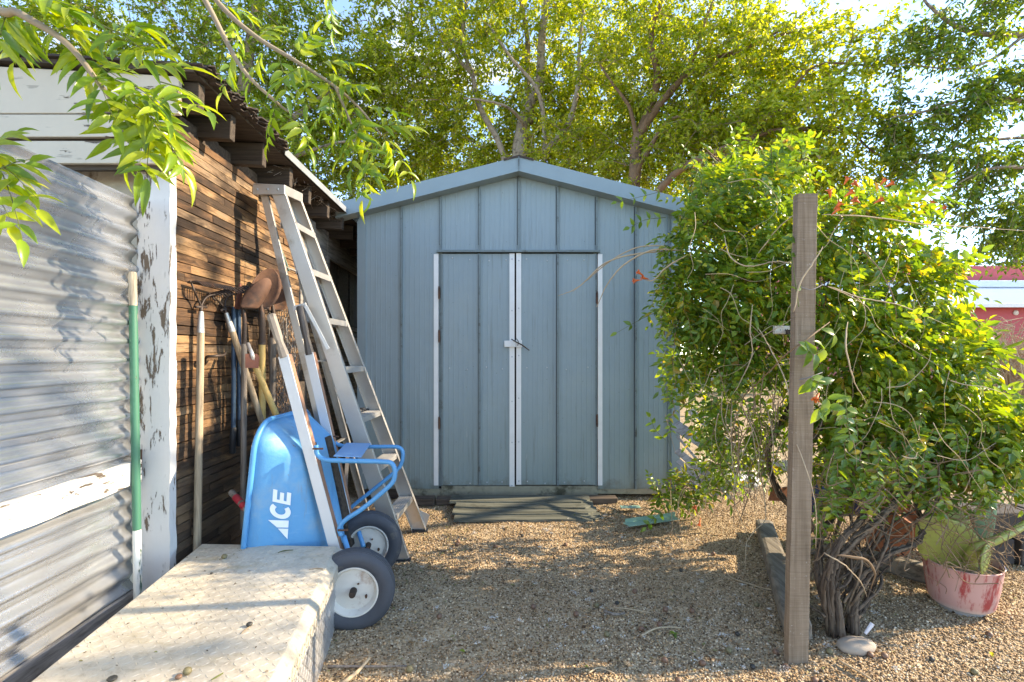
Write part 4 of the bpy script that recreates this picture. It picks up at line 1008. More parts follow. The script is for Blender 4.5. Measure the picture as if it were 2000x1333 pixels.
m = MB(); c = P(1526, 645, 2.35); m.obox(c, V(.036, .004, 0), V(0, .012, 0), V(0, 0, .019)); m.build('plate', MATS['outlet'], ox, bevel=.003)
m = MB()
for s in (-1, 1):
    for q in (-1, 1): m.obox(c + V(.017 * s + .005 * q, -.0125, 0), V(.0011, 0, 0), V(0, .001, 0), V(0, 0, .004))
m.build('sockets', MATS['dark'], ox)
m = MB(); m.beam(c + V(.03, .03, -.01), P(1590, 645, 1.99), V(0, 0, 1), .02, .012); m.build('bracket', MATS['dark_wood'], ox)

def pinnate(org, d, up, L, pairs, ll, lw, droop=.25, curl=.0, gap=.18):
    """leaflets of compound leaves; every argument but pairs is an array over the leaves"""
    d = d / np.linalg.norm(d, axis=1)[:, None]; s = np.cross(up, d); s /= np.maximum(np.linalg.norm(s, axis=1), 1e-9)[:, None]; n = np.cross(d, s)
    ps, ds, ns, ls, ws = [], [], [], [], []
    for k in range(pairs):
        t = gap + (1 - gap) * k / max(1, pairs - .4)
        p = org + d * (L * t)[:, None] - V(0, 0, 1) * (droop * L * t * t)[:, None]
        sz = .72 + .4 * math.sin(math.pi * min(1, .25 + .75 * t))
        for sg in (-1, 1):
            jit = rng.normal(0, .16, (len(org), 3))
            dd = d * .48 + s * sg * .86 + jit - V(0, 0, 1) * droop * .9
            ps.append(p); ds.append(dd); ns.append(n + rng.normal(0, .22, (len(org), 3))); ls.append(ll * sz * rng.uniform(.85, 1.15, len(org))); ws.append(lw * sz * rng.uniform(.85, 1.15, len(org)))
    p = org + d * L[:, None] - V(0, 0, 1) * (droop * L)[:, None]
    ps.append(p); ds.append(d - V(0, 0, 1) * droop * 1.4 + rng.normal(0, .12, (len(org), 3))); ns.append(n); ls.append(ll * 1.1); ws.append(lw)
    return [np.concatenate(q) for q in (ps, ds, ns, ls, ws)]

vine = thing('trumpet_vine', 'huge tangled trumpet vine with orange flowers spilling over behind the brown post', 'vine', (1.36, 2.12, 0))
BL = [  # px, py, distance, rx, ry (photo pixels), depth (m), leaves
    (1385, 470, 2.9, 69, 71, .30, 204), (1440, 375, 2.95, 99, 38, .32, 204), (1345, 590, 2.95, 36, 76, .26, 161), (1440, 590, 2.75, 79, 81, .32, 260), (1510, 480, 2.7, 44, 66, .3, 148),
    (1345, 705, 3.0, 22, 46, .2, 68), (1480, 680, 2.75, 49, 51, .28, 105), (1410, 700, 2.9, 34, 36, .24, 68), (1510, 330, 3.15, 69, 21, .3, 93), (1400, 315, 3.3, 44, 14, .25, 55),
    (1655, 455, 2.65, 84, 51, .34, 235), (1730, 560, 2.65, 99, 66, .36, 291), (1690, 680, 2.42, 99, 71, .32, 248), (1790, 700, 2.5, 80, 66, .36, 270), (1870, 815, 2.45, 84, 50, .36, 250),
    (1700, 820, 2.5, 84, 61, .32, 204), (1820, 885, 2.45, 89, 31, .3, 204), (1960, 850, 2.45, 59, 46, .34, 204), (1600, 590, 2.5, 44, 61, .3, 124), (1720, 400, 3.0, 89, 14, .3, 111), (2040, 900, 2.5, 54, 46, .3, 93),
 (1640, 900, 2.75, 54, 36, .25, 74), (1600, 800, 2.7, 34, 56, .25, 68),
    (1335, 950, 3.45, 29, 14, .16, 43), (1405, 915, 3.45, 24, 21, .16, 37), (1375, 815, 3.2, 19, 36, .2, 37), (1285, 960, 3.6, 18, 14, .1, 16), (1500, 830, 2.9, 24, 36, .2, 37), (1460, 900, 3.2, 19, 21, .2, 27)]
org = []; outd = []
for (px, py, d, rx, ry, dz, n) in BL:
    c = P(px, py, d); r = V(rx * d / F, dz, ry * d / F)
    u = rdir(n) * (rng.random(n) ** .38)[:, None]
    org.append(c + u * r); outd.append(u / r)
org = np.concatenate(org); outd = np.concatenate(outd); outd /= np.linalg.norm(outd, axis=1)[:, None]
N = len(org)
dirs = outd * .8 + rdir(N) * .75 + V(.05, -.25, -.15); up = V(.45, -.25, .85) + rdir(N) * .55
L = rng.uniform(.07, .16, N)
ps, ds, ns, ls, ws = pinnate(org, dirs, up, L, 3, rng.uniform(.026, .050, N) * np.where(rng.random(N) < .22, 1.45, 1), rng.uniform(.016, .027, N) * 1.05, .22)
keep = (ps[:, 2] > .03) & ~((ps[:, 1] > 3.95) & (ps[:, 0] < 1.34)) & (ps[:, 1] > 1.72)
keep &= ~((np.abs(ps[:, 0] - 1.09) < .10) & (ps[:, 1] < 2.02) & (rng.random(len(ps)) < .93))
leaves('foliage', ps[keep], ds[keep], ns[keep], ls[keep], ws[keep], MATS['lf_vine'], vine)
# sprigs hand placed against the shed and the post
def sprig(pts, leaf, pairs_every, mat, name='shoot', r=.002):
    c = spline(pts, 8); m = MB(); m.tube(c, np.linspace(r, r * .4, len(c)), 5, cap=False); o = m.build(name, MATS['moss'] if r < .0021 else MATS['runner'], vine, smooth=True)
    ps, ds, ns = [], [], []
    t = unit(c[-1] - c[0]); sd = unit(np.cross(t, V(0, 1, .2)))
    for i in range(2, len(c), pairs_every):
        for s in (-1, 1): ps.append(c[i]); ds.append(t * .5 + sd * s + V(*rng.normal(0, .2, 3))); ns.append(V(.1, -.9, .4) + rng.normal(0, .3, 3))
    ps.append(c[-1]); ds.append(t); ns.append(V(0, -.9, .4)); n = len(ps)
    leaves('leaflets', ps, ds, ns, rng.uniform(.8, 1.15, n) * leaf, rng.uniform(.8, 1.1, n) * leaf * .5, MATS['lf_vine'], o, T_L)
sprig([P(1300, 372, 3.3), P(1250, 385, 3.3), P(1205, 395, 3.35)], .05, 4, 'lf_vine')
sprig([P(1300, 425, 3.2), P(1260, 430, 3.2), P(1230, 445, 3.2)], .055, 4, 'lf_vine')
sprig([P(1310, 600, 3.0), P(1260, 620, 3.0), P(1205, 650, 3.05)], .05, 5, 'lf_vine')
sprig([P(1570, 755, 1.82), P(1590, 740, 1.80), P(1620, 790, 1.80), P(1600, 800, 1.8)], .06, 4, 'lf_vine')
sprig([P(1650, 760, 1.9), P(1655, 820, 1.88), P(1660, 860, 1.9)], .045, 3, 'lf_vine')
sprig([P(1640, 640, 1.9), P(1600, 690, 1.85), P(1575, 680, 1.84)], .06, 4, 'lf_vine')
sprig([P(1560, 600, 1.9), P(1545, 480, 1.95), P(1560, 475, 1.95)], .045, 4, 'lf_vine')
sprig([P(1300, 860, 3.3), P(1280, 840, 3.3), P(1270, 815, 3.3)], .05, 5, 'lf_vine')
sprig([P(1340, 960, 3.3), P(1290, 1000, 3.25), P(1262, 1030, 3.25)], .05, 3, 'lf_vine')
# hanging leafy strands
def strands(spec):
    ps, ds, ns, ls = [], [], [], []; mm = MB()
    for (xa, xb, ya, yb, d0, d1, ln, n) in spec:
        for _ in range(n):
            x, y, d = random.uniform(xa, xb), random.uniform(ya, yb), random.uniform(d0, d1); q = []
            for i in range(5): q.append(P(x, y, d)); x += random.uniform(-14, 12); y += ln / 4 * random.uniform(.7, 1.2); d += random.uniform(-.03, .03)
            c = spline(q, 5)
            if c[:, 2].min() < .03: continue
            mm.tube(c, np.linspace(.0018, .0008, len(c)), 4, cap=False)
            for i in range(2, len(c), 2):
                for sg in (-1, 1): ps.append(c[i]); ds.append(V(sg * random.uniform(.5, 1), random.uniform(-.6, .3), random.uniform(-.9, .1))); ns.append(V(.2, -.6, .6) + rng.normal(0, .4, 3)); ls.append(random.uniform(.028, .052) * (1.1 - .3 * i / len(c)))
    mm.build('hanging_stems', MATS['runner_brown'], vine); n = len(ps); ls = np.array(ls)
    leaves('hanging_foliage', ps, ds, ns, ls, ls * rng.uniform(.48, .62, n), MATS['lf_vine'], vine)
strands([(1300, 1540, 560, 760, 2.55, 2.95, 110, 40), (1620, 1960, 640, 860, 2.15, 2.4, 110, 44), (1780, 2010, 820, 900, 2.15, 2.35, 100, 26), (1620, 1830, 820, 920, 2.05, 2.4, 110, 34), (1760, 2000, 860, 930, 2.1, 2.3, 90, 20), (1285, 1345, 400, 620, 2.9, 3.1, 90, 9), (1600, 1640, 860, 960, 2.2, 2.4, 110, 10), (1300, 1540, 280, 420, 2.7, 2.95, 90, 26), (1330, 1520, 760, 860, 2.6, 3.0, 100, 22), (1630, 1900, 430, 560, 2.3, 2.5, 90, 20)])
# inner stems
m = MB()
for k in range(210):
    (px, py, d, rx, ry, dz, n) = BL[random.randrange(0, 25)]
    c = P(px, py, d + .08); pts = [c + V(random.uniform(-1, 1) * rx * d / F, random.uniform(-.15, .2), random.uniform(-1, 1) * ry * d / F) for _ in range(3)]
    m.tube(spline(pts, 5), random.uniform(.0018, .0045), 4, cap=False)
m.build('inner_stems', MATS['runner_brown'], vine)
# shaggy twisted trunk
m = MB()
TR = [[(1640, 1243, 2.08), (1632, 1180, 2.09), (1628, 1120, 2.10), (1655, 1070, 2.12), (1710, 1020, 2.16), (1770, 960, 2.24), (1812, 915, 2.32), (1830, 850, 2.4)],
      [(1668, 1240, 2.10), (1668, 1170, 2.12), (1690, 1120, 2.14), (1740, 1080, 2.18), (1790, 1060, 2.22), (1800, 1020, 2.3), (1770, 940, 2.42)],
      [(1645, 1240, 2.12), (1612, 1170, 2.16), (1598, 1090, 2.24), (1620, 1020, 2.32), (1670, 960, 2.40), (1700, 880, 2.5)],
      [(1625, 1225, 2.09), (1612, 1140, 2.10), (1640, 1060, 2.10), (1690, 1000, 2.16), (1720, 900, 2.3)],
      [(1655, 1235, 2.14), (1690, 1180, 2.2), (1710, 1120, 2.24), (1700, 1090, 2.22), (1650, 1075, 2.14), (1640, 1090, 2.1)],
      [(1560, 1000, 2.9), (1520, 960, 2.9), (1500, 880, 2.9), (1540, 800, 2.8), (1570, 700, 2.7)],
      [(1590, 1040, 2.7), (1555, 960, 2.72), (1560, 900, 2.7), (1600, 840, 2.6), (1640, 760, 2.6)]]
rs = [(.022, .010), (.024, .008), (.022, .009), (.018, .008), (.014, .006), (.020, .012), (.018, .010)]
trunk_m = MB()
for path, (r0, r1) in zip(TR, rs):
    c = spline([P(*q) for q in path], 8); n = len(c); t = np.linspace(0, 1, n)
    c[0, 2] = -.01 if path[0][1] > 1200 else c[0, 2]
    for k in range(7):
        ph = 6.28 * k / 7; tw = random.uniform(4, 9)
        off = np.stack([np.cos(ph + tw * t), np.sin(ph + tw * t), .5 * np.cos(ph * 2 + tw * t)], -1) * (r0 * (1 - t) + r1 * t)[:, None] * random.uniform(.45, .85)
        jit = rng.normal(0, .0022, (n, 3))
        trunk_m.tube(c + off + jit, (r0 * (1 - t) + r1 * t) * random.uniform(.30, .52), 6)
    for k in range(10):                                   # strips of loose bark
        i = random.randrange(2, n - 6); seg = c[i:i + 5] + rng.normal(0, r0 * .6, (5, 3)) + V(*rng.normal(0, r0 * .8, 3))
        trunk_m.tube(seg, [.001, .003, .003, .002, .001], 4, cap=False, flat=.35)
trunk_m.build('trunk', MATS['vine_bark'], vine, smooth=True)
m = MB()                                                  # wiry dead stems round the trunk
for k in range(210):
    px, py = random.uniform(1590, 1990), random.uniform(850, 1090); d = 2.05 + random.uniform(0, .35); c = P(px, py, d)
    if c[2] < .03: continue
    q = [c]
    for i in range(3): q.append(q[-1] + V(random.uniform(-.09, .09), random.uniform(-.04, .04), random.uniform(-.10, .03)))
    for p in q: p[2] = max(p[2], .015)
    m.tube(spline(q, 5), random.uniform(.0009, .0024), 4, cap=False)
for k in range(46):
    px, py = random.uniform(1760, 2010), random.uniform(960, 1110); d = 2.05 + random.uniform(0, .2); c = P(px, py, d)
    q = [c, c + V(random.uniform(.03, .14), random.uniform(-.04, .04), random.uniform(-.12, .04)), c + V(random.uniform(.1, .25), random.uniform(-.05, .05), random.uniform(-.2, .0))]
    for p in q: p[2] = max(p[2], .012)
    m.tube(spline(q, 5), random.uniform(.0010, .0020), 4, cap=False)
m.build('dead_stems', MATS['runner_brown'], vine)
m = MB()                                                  # gnarled stems looping between the trunk and the crown
for k in range(26):
    a = P(random.uniform(1600, 1700), random.uniform(1120, 1230), random.uniform(2.06, 2.2)); b = P(random.uniform(1600, 1860), random.uniform(900, 1010), random.uniform(2.15, 2.5))
    q = [a, a * .65 + b * .35 + rng.normal(0, .05, 3), a * .35 + b * .65 + rng.normal(0, .06, 3), b, b + rng.normal(0, .05, 3) + V(0, .05, .12)]
    for p in q: p[2] = max(p[2], .0)
    c = spline(q, 6); c += np.cumsum(rng.normal(0, .0022, c.shape), 0); r = random.uniform(.0025, .0075); m.tube(c, np.linspace(r, r * .5, len(c)) * (1 + .2 * np.sin(np.arange(len(c)) * 1.3)), 6)
m.build('gnarled_stems', MATS['vine_bark'], vine, smooth=True)
m = MB()                                                  # thin woody shoots over the face of the vine
for k in range(70):
    (px, py, d, rx, ry, dz, n) = BL[random.randrange(0, 25)]
    x, y = px + random.uniform(-1, 1) * rx, py + random.uniform(-1, 1) * ry; a = random.uniform(-.7, 2.2); q = []; dd = d - dz - .12
    for i in range(5): q.append(P(x, y, dd - .02 * math.sin(i))); st = random.uniform(22, 46); x += st * math.cos(a); y += st * math.sin(a); a += random.uniform(-.55, .75)
    c = spline(q, 5); c[:, 2] = np.maximum(c[:, 2], .02); r = random.uniform(.0009, .0019); m.tube(c, np.linspace(r, r * .5, len(c)), 4, cap=False)
kind(m.build('woody_shoots', MATS['runner'], vine), 'stuff')
# dry runners that can be told apart
RUN = [([(1330, 488, 2.95), (1250, 495, 3.0), (1180, 515, 3.05), (1130, 560, 3.1), (1088, 580, 3.1)], .0072, 0), ([(1335, 486, 2.96), (1260, 480, 3.0), (1200, 505, 3.05), (1150, 545, 3.1), (1120, 570, 3.1)], .006, 0), ([(1330, 490, 2.9), (1270, 490, 2.95), (1215, 520, 2.98), (1185, 560, 3.0), (1165, 600, 3.02)], .008, 0),
       ([(1340, 500, 2.8), (1300, 525, 2.85), (1275, 548, 2.88), (1258, 545, 2.9)], .007, 0), ([(1475, 505, 2.5), (1520, 445, 2.4), (1575, 400, 2.2), (1605, 366, 2.0)], .0042, 0),
       ([(1480, 290, 2.9), (1490, 350, 2.8), (1505, 420, 2.75)], .0035, 0), ([(1606, 420, 2.1), (1700, 425, 2.15), (1800, 440, 2.2), (1900, 445, 2.3), (2010, 455, 2.4)], .0042, 0),
       ([(1550, 610, 1.84), (1565, 550, 1.84), (1600, 500, 1.84), (1612, 480, 1.86)], .0042, 0), ([(1415, 460, 2.4), (1430, 505, 2.35), (1470, 520, 2.3), (1520, 510, 2.2), (1570, 515, 2.0), (1572, 498, 1.95)], .0042, 0),
       ([(1470, 595, 2.3), (1465, 650, 2.3), (1470, 690, 2.3), (1455, 730, 2.3), (1432, 770, 2.3)], .004, 0), ([(1480, 640, 2.2), (1510, 690, 2.15), (1530, 740, 2.1), (1545, 800, 2.0), (1548, 850, 1.95), (1575, 920, 1.85), (1592, 1000, 1.82), (1590, 1070, 1.84)], .0036, 0),
       ([(1620, 630, 1.95), (1580, 660, 1.86), (1540, 690, 1.9), (1480, 750, 2.1), (1430, 790, 2.3)], .0045, 1), ([(1655, 630, 2.0), (1650, 680, 1.95), (1665, 740, 1.95), (1690, 790, 1.98)], .0045, 0),
       ([(1620, 560, 2.1), (1680, 580, 2.1), (1760, 600, 2.1), (1850, 640, 2.15)], .004, 0), ([(1660, 470, 2.2), (1710, 520, 2.15), (1740, 580, 2.12), (1750, 640, 2.15)], .0036, 1), ([(1720, 470, 2.3), (1770, 480, 2.3)], .003, 1),
       ([(1430, 790, 2.5), (1428, 850, 2.5), (1435, 930, 2.5), (1460, 960, 2.5), (1490, 980, 2.5)], .0036, 0), ([(1460, 790, 2.5), (1475, 880, 2.5), (1490, 960, 2.5), (1495, 1010, 2.45), (1475, 1035, 2.4), (1460, 1060, 2.35), (1455, 1100, 2.3)], .0036, 0),
       ([(1500, 800, 2.45), (1510, 880, 2.45), (1500, 940, 2.45), (1440, 970, 2.5)], .0036, 0), ([(1450, 780, 2.4), (1430, 860, 2.45), (1470, 940, 2.5), (1475, 1000, 2.5)], .0032, 1), ([(1440, 1030, 2.5), (1480, 930, 2.5), (1560, 880, 2.6)], .003, 1),
       ([(1395, 985, 2.7), (1330, 960, 2.9), (1400, 900, 2.8), (1440, 840, 2.7)], .003, 1), ([(1420, 1000, 2.6), (1460, 960, 2.55), (1490, 900, 2.5), (1500, 830, 2.5)], .003, 1), ([(1300, 810, 3.2), (1310, 850, 3.2), (1322, 890, 3.25)], .003, 0),
       ([(1760, 890, 1.98), (1785, 895, 1.96), (1795, 885, 1.96)], .004, 0), ([(1610, 1080, 1.9), (1650, 1105, 1.88), (1680, 1140, 1.9), (1690, 1165, 1.95)], .0036, 0), ([(1636, 1085, 1.92), (1690, 1090, 1.92), (1710, 1120, 1.95), (1700, 1150, 1.98)], .0075, 1)]
for pts, r, b in RUN:
    c = spline([P(*q) for q in pts], 7); c[:, 2] = np.maximum(c[:, 2], .01); c += np.cumsum(rng.normal(0, .0011, c.shape), 0); m = MB(); m.tube(c, r * .72 * np.interp(np.linspace(0, 1, len(c)), [0, .15, .6, 1], [.45, 1, .8, .3]), 6); m.build('dry_runner', MATS['runner_brown' if b else 'runner'], vine, smooth=True)
for k in range(42):
    x0, y0 = random.uniform(1400, 1555), random.uniform(720, 840); d = random.uniform(2.35, 2.8); pts = []; x = x0; y = y0
    for i in range(4): pts.append(P(x, y, d)); x += random.uniform(-38, 34); y += random.uniform(30, 85)
    c = spline(pts, 6); c[:, 2] = np.maximum(c[:, 2], .01); m = MB(); m.tube(c, np.linspace(.0024, .0014, len(c)) * random.uniform(.7, 1.2), 4, cap=False); m.build('dry_runner', MATS['runner_brown' if k % 3 else 'runner'], vine, smooth=True)
def flower(px, py, d, ang, size=.030, mat='flower'):
    c = P(px, py, d); ax = unit(V(math.cos(math.radians(ang)), -.35, math.sin(math.radians(ang))))
    m = MB(); m.lathe([(.0015, 0), (.0035, size * .25), (.0055, size * .6), (.0095, size * .95), (.0085, size * .96), (.004, size * .6)], c, ax, 9)
    a = V(0, 0, 1); u = unit(np.cross(ax, a)); w_ = np.cross(ax, u)
    for k in range(5):
        q = u * math.cos(1.257 * k) + w_ * math.sin(1.257 * k); m.ellipsoid(c + ax * size * .98 + q * .0105, q * .0062 + ax * .002, np.cross(q, ax) * .0055, ax * .0013, 7, 4)
    m.build('flower', MATS[mat], vine, smooth=True)
for q in ((1252, 547, 2.86, 190), (1258, 540, 2.86, 150), (1268, 546, 2.88, 170), (1622, 388, 2.0, 110), (1648, 386, 2.0, 40), (1680, 397, 2.1, 160), (1706, 398, 2.1, 30), (1624, 420, 2.0, 45), (1628, 410, 2.0, 50), (1678, 366, 2.3, 150), (1718, 364, 2.3, 60), (1728, 366, 2.3, 30), (1812, 406, 2.5, 60), (1830, 411, 2.5, 20), (1815, 415, 2.5, 200), (1362, 1002, 3.1, 120), (1368, 1012, 3.1, 250), (1600, 768, 1.85, 230), (1648, 362, 2.3, 70)): flower(*q, size=.034 if q[2] < 2.8 else .048)
for q in ((1363, 852, 3.4), (1372, 866, 3.4), (1395, 864, 3.4), (1442, 889, 3.3), (1908, 1110, 2.0)):
    m = MB(); c = P(*q)
    for k in range(5): m.ellipsoid(c + V(*rng.normal(0, .006, 3)), V(.008, 0, 0), V(0, .006, 0), V(0, 0, .006), 7, 4, .15)
    if q[0] < 1900: m.build('yellow_bud', MATS['yellow_flower'], vine, smooth=True)
# ---------------------------------------------------------------- pot and cactus
PC = V(2.015, 2.30, .0)
pot = thing('flower_pot', 'tilted faded red plastic pot holding the prickly pear', 'flower pot', PC)
ax = unit(V(-.03, -.07, 1))
m = MB(); m.lathe([(.0, .035), (.112, .035), (.118, .045), (.130, .12), (.140, .215), (.143, .222), (.139, .225), (.134, .218), (.128, .19), (.0, .188)], PC, ax, 40); m.build('pot_wall', MATS['pot'], pot, auto=40)
m = MB(); m.lathe([(.0, -.01), (.088, -.01), (.092, .034), (.0, .0345)], PC, ax, 32); m.build('pot_foot', plain('pot_foot', (.30, .27, .25), .8, 0, .2, 20), pot, auto=40)
m = MB(); m.lathe([(.0, .196), (.08, .197), (.127, .191)], PC, ax, 24); m.build('soil', MATS['ground'], pot)
ca = thing('prickly_pear', 'yellow green prickly pear cactus growing in the faded red pot', 'cactus', PC + V(0, 0, .19))
def pad(base, ln, wd, th, nrm, mat, curl=0.0):
    """one paddle: base point, long vector, half-width vector"""
    ln = np.asarray(ln, float); n = unit(nrm); wv = unit(np.cross(ln, n)) * wd; vs = []; g = []
    for i in range(17):
        t = i / 16; wt = math.sin(math.pi * t ** .82) ** .62 if 0 < t < 1 else .03; wt = max(wt, .10 if i == 0 else .02); row = []
        for k in range(17):
            a = 2 * math.pi * k / 16; row.append(base + ln * t + wv * wt * math.cos(a) + n * (th * (wt ** .5) * math.sin(a) * (1 - .0 * t) + curl * t * t))
        g.append(row)
    m = MB(); m.grid(g); o = m.build('pad', MATS[mat], ca, smooth=True)
    s = MB()
    for i in range(2, 15, 2):
        for k in range(-3, 4):
            t = i / 16; wt = math.sin(math.pi * t ** .82) ** .62; c = base + ln * t + wv * wt * k / 3.4 + n * (-th * 1.0 * math.sqrt(max(0, wt * (1 - (k / 3.4) ** 2))) + curl * t * t)
            for q in range(3): s.tube([c, c - n * .009 + rng.normal(0, .004, 3)], [.0011, .0004], 3, cap=False)
    s.build('spines', MATS['spine'], o)
cb = PC + V(.01, -.01, .19)
pad(cb + V(.02, .0, .0), P(1790, 1010, 2.26) - cb, .115, .017, V(.12, 1, .35), 'cactus')
pad(cb + V(.01, .03, .0), P(1845, 965, 2.36) - cb, .085, .016, V(.2, 1, .2), 'cactus')
pad(cb + V(.06, -.0, .05), P(1938, 935, 2.26) - cb - V(.06, 0, .05), .036, .012, V(.75, .8, 0), 'cactus_blue')
pad(P(1931, 1062, 2.17), P(1917, 1122, 2.13) - P(1931, 1062, 2.17), .034, .012, V(-.2, 1, .4), 'cactus')
m = MB(); c = spline([cb + V(.0, -.02, .0), P(1905, 1072, 2.2), P(1945, 1055, 2.18), P(1985, 1035, 2.2), P(2040, 1000, 2.25)], 6); m.tube(c, [.030, .020, .017, .014], 10); m.build('stem', MATS['cactus'], ca, smooth=True)

# ---------------------------------------------------------------- things lying about on the right
rk = MB(); rk.ellipsoid(P(1672, 1262, 1.99) + V(0, .0, .0), V(.072, .01, 0), V(-.01, .05, 0), V(.012, 0, .028), 18, 10, .05); tag(rk.build('rock', MATS['rock'], None, smooth=True), 'smooth tan rock at the foot of the vine trunk', 'rock')
m = MB(); m.beam(V(1.13, 2.02, .045), V(1.60, 3.25, .05), V(1, 0, 0), .10, .09); tag(m.build('landscape_timber', MATS['edging'], None, bevel=.02), 'grey landscape timber running back along the ground behind the post', 'landscape timber')
m = MB(); m.beam(V(1.72, 2.95, .045), V(2.10, 2.50, .05), V(1, 0, 0), .09, .085); tag(m.build('landscape_timber', MATS['edging'], None, bevel=.015), 'grey landscape timber lying on the gravel left of the red pot', 'landscape timber')
tp_ = MB(); c = P(1650, 955, 3.1)
for (dx, dz, r) in ((0, 0, .15), (.14, -.02, .12), (-.15, -.05, .11)): tp_.ellipsoid(c + V(dx, 0, dz), V(r, 0, 0), V(0, r * .8, 0), V(0, 0, r * 1.1), 18, 12, .07)
tag(tp_.build('blue_tarp', MATS['tarp']), 'crumpled dark blue tarp bundle in shade behind the vine trunk', 'tarp')
m = MB(); c = P(1765, 1030, 2.75); m.lathe([(.0, -.14), (.10, -.14), (.115, -.05), (.12, .08), (.13, .10), (.12, .11), (.10, .06), (0, .05)], c + V(0, .05, -.02), V(.3, -.4, .8), 20); tag(m.build('clay_pot', MATS['terracotta'], None, auto=40), 'broken terracotta pot tipped over behind the vine trunk', 'clay pot')
m = MB(); c = P(1520, 962, 3.0); m.prism([c + V(-.06, 0, -.05), c + V(.07, .02, -.06), c + V(.08, .02, .03), c + V(.0, 0, .02), c + V(-.03, 0, .055)], V(.01, .02, 0)); tag(m.build('clay_shard', MATS['terracotta'], None, bevel=.003), 'orange clay shard leaning at the left side of the post behind the vine', 'clay shard')
for i, (dx, dz, lab) in enumerate(((0, .07, 'lower left dark block in the stack behind the red pot'), (.36, .07, 'lower right dark block in the stack behind the red pot'), (.12, .215, 'upper left dark block in the stack behind the red pot'), (.48, .215, 'upper right dark block in the stack behind the red pot'))):
    m = MB(); c = V(2.55 + dx, 2.86, dz); m.obox(c, V(.172, .01, 0), V(0, .10, 0), V(0, 0, .068)); tag(m.build('concrete_block', MATS['block'], None, bevel=.008), lab, 'block', 'dark blocks stacked behind the red pot')
scr = [((1318, 830, 3.9), (1395, 880, 3.55), .085, 'wide pale board topmost in the scrap heap right of the shed'), ((1322, 852, 3.8), (1428, 975, 3.3), .018, 'thin pale metal strip slanting across the scrap heap right of the shed'), ((1322, 880, 3.85), (1420, 960, 3.4), .05, 'pale board under the thin strip in the scrap heap right of the shed'),
       ((1325, 900, 3.9), (1400, 970, 3.5), .04, 'narrow pale board third down in the scrap heap right of the shed'), ((1325, 925, 3.95), (1385, 975, 3.6), .045, 'short pale board lowest in the scrap heap beside the shed wall'), ((1345, 800, 4.1), (1470, 905, 3.6), .05, 'long grey board at the back of the scrap heap right of the shed'), ((1395, 870, 3.7), (1450, 880, 3.6), .04, 'short broken board lying across the top board of the scrap heap')]
for a, b, w_, lab in scr:
    a, b = P(*a), P(*b); a[2] = max(a[2], .03); b[2] = max(b[2], .015); m = MB(); m.beam(a, b, V(.8, -.6, .2), w_, .012); tag(m.build('scrap_board', MATS['scrap'], None, bevel=.002), lab, 'scrap board')
m = MB(); c = P(1435, 940, 3.45)
for k in range(7): m.ellipsoid(c + V(random.uniform(-.09, .1), random.uniform(-.05, .05), random.uniform(-.02, .02)), V(.055, .01, 0), V(0, .05, .01), V(.01, 0, .032), 10, 7, .22)
tag(m.build('plastic_bag', MATS['bag'], None, smooth=True), 'crumpled white plastic bag lying below the vine beside the scrap boards', 'plastic bag')
m = MB(); c = P(1480, 890, 3.6); m.prism([c + V(-.06, 0, -.04), c + V(.05, 0, -.05), c + V(.06, 0, .06), c + V(-.02, 0, .03)], V(0, .01, 0)); tag(m.build('paper_scrap', MATS['bag'], None), 'torn white sheet hanging in the vine above the plastic bag', 'paper')
m = MB(); a, b = P(1690, 1238, 1.97), P(1704, 1218, 1.97); a[2] = max(a[2], .008); m.tube([a, (a + b) / 2, b], [.005, .007, .008], 8); tag(m.build('paper_cup', MATS['bag'], None, auto=40), 'small crushed white paper cup beside the vine trunk', 'paper cup')

# ================================================================== FAR RIGHT: RED BARN, BRUSH, WIRE FENCE
bn = thing('red_barn', 'long red barn with white corrugated lean to roof beyond the vine', 'barn', (21, 21, 0))
m = MB(); m.box(13, 34, 22.3, 28, 0, 4.98 + 0); m.build('upper_wall', MATS['barn_red'], bn)
m = MB(); m.box(13, 34, 20.0, 22.29, 0, 3.02); m.build('lower_wall', MATS['barn_red'], bn)
m = MB(); m.box(12.9, 34, 22.05, 22.29, 4.02, 4.32); m.build('gutter', MATS['gutter'], bn, bevel=.03)
m = MB(); lo = []; hi = []
for i in range(420):
    x = 12.8 + 21.4 * i / 419; h = .03 * (i % 2); lo.append(V(x, 19.5, 3.05 + h)); hi.append(V(x, 22.25, 4.0 + h))
m.grid([lo, hi]); m.build('lean_to_roof', MATS['barn_roof'], bn, solid=.02)
m = MB(); m.box(12.8, 34, 19.46, 19.499, 2.92, 3.06); m.build('fascia', MATS['barn_white'], bn)
for x in (17.3, 28.0): m = MB(); m.box(x, x + .18, 19.75, 19.93, 0, 3.04); m.build('porch_post', MATS['barn_white'], bn)
m = MB(); m.lathe([(0, -.06), (.09, -.05), (.1, 0), (.0, .02)], V(19.65, 19.95, 2.75), V(0, -1, 0), 16); m.build('porch_lamp', MATS['barn_white'], bn, smooth=True)
fn = thing('wire_fence', 'wire mesh fence on thin posts in front of the red barn', 'fence', (11, 11, 0))
for k in range(7):
    x = 4.5 + 1.9 * k; y = 9.5 + .5 * k; m = MB(); m.tube([V(x, y, 0), V(x, y, 1.25)], .03, 7); m.build('fence_stake', MATS['dead'], fn)
m = MB(); p0, p1 = V(4.5, 9.5, 0), V(15.9, 12.5, 0)
for k in range(8): m.tube([p0 + V(0, 0, .1 + .15 * k), p1 + V(0, 0, .1 + .15 * k)], .004, 3, cap=False)
for k in range(150):
    for s in (-1, 1):
        a = p0 + (p1 - p0) * (k / 150); b = p0 + (p1 - p0) * (min(1, max(0, k / 150 + s * .085))); m.tube([a + V(0, 0, .08), b + V(0, 0, 1.18)], .0055, 3, cap=False)
m.build('wire_mesh', MATS['dead'], fn)
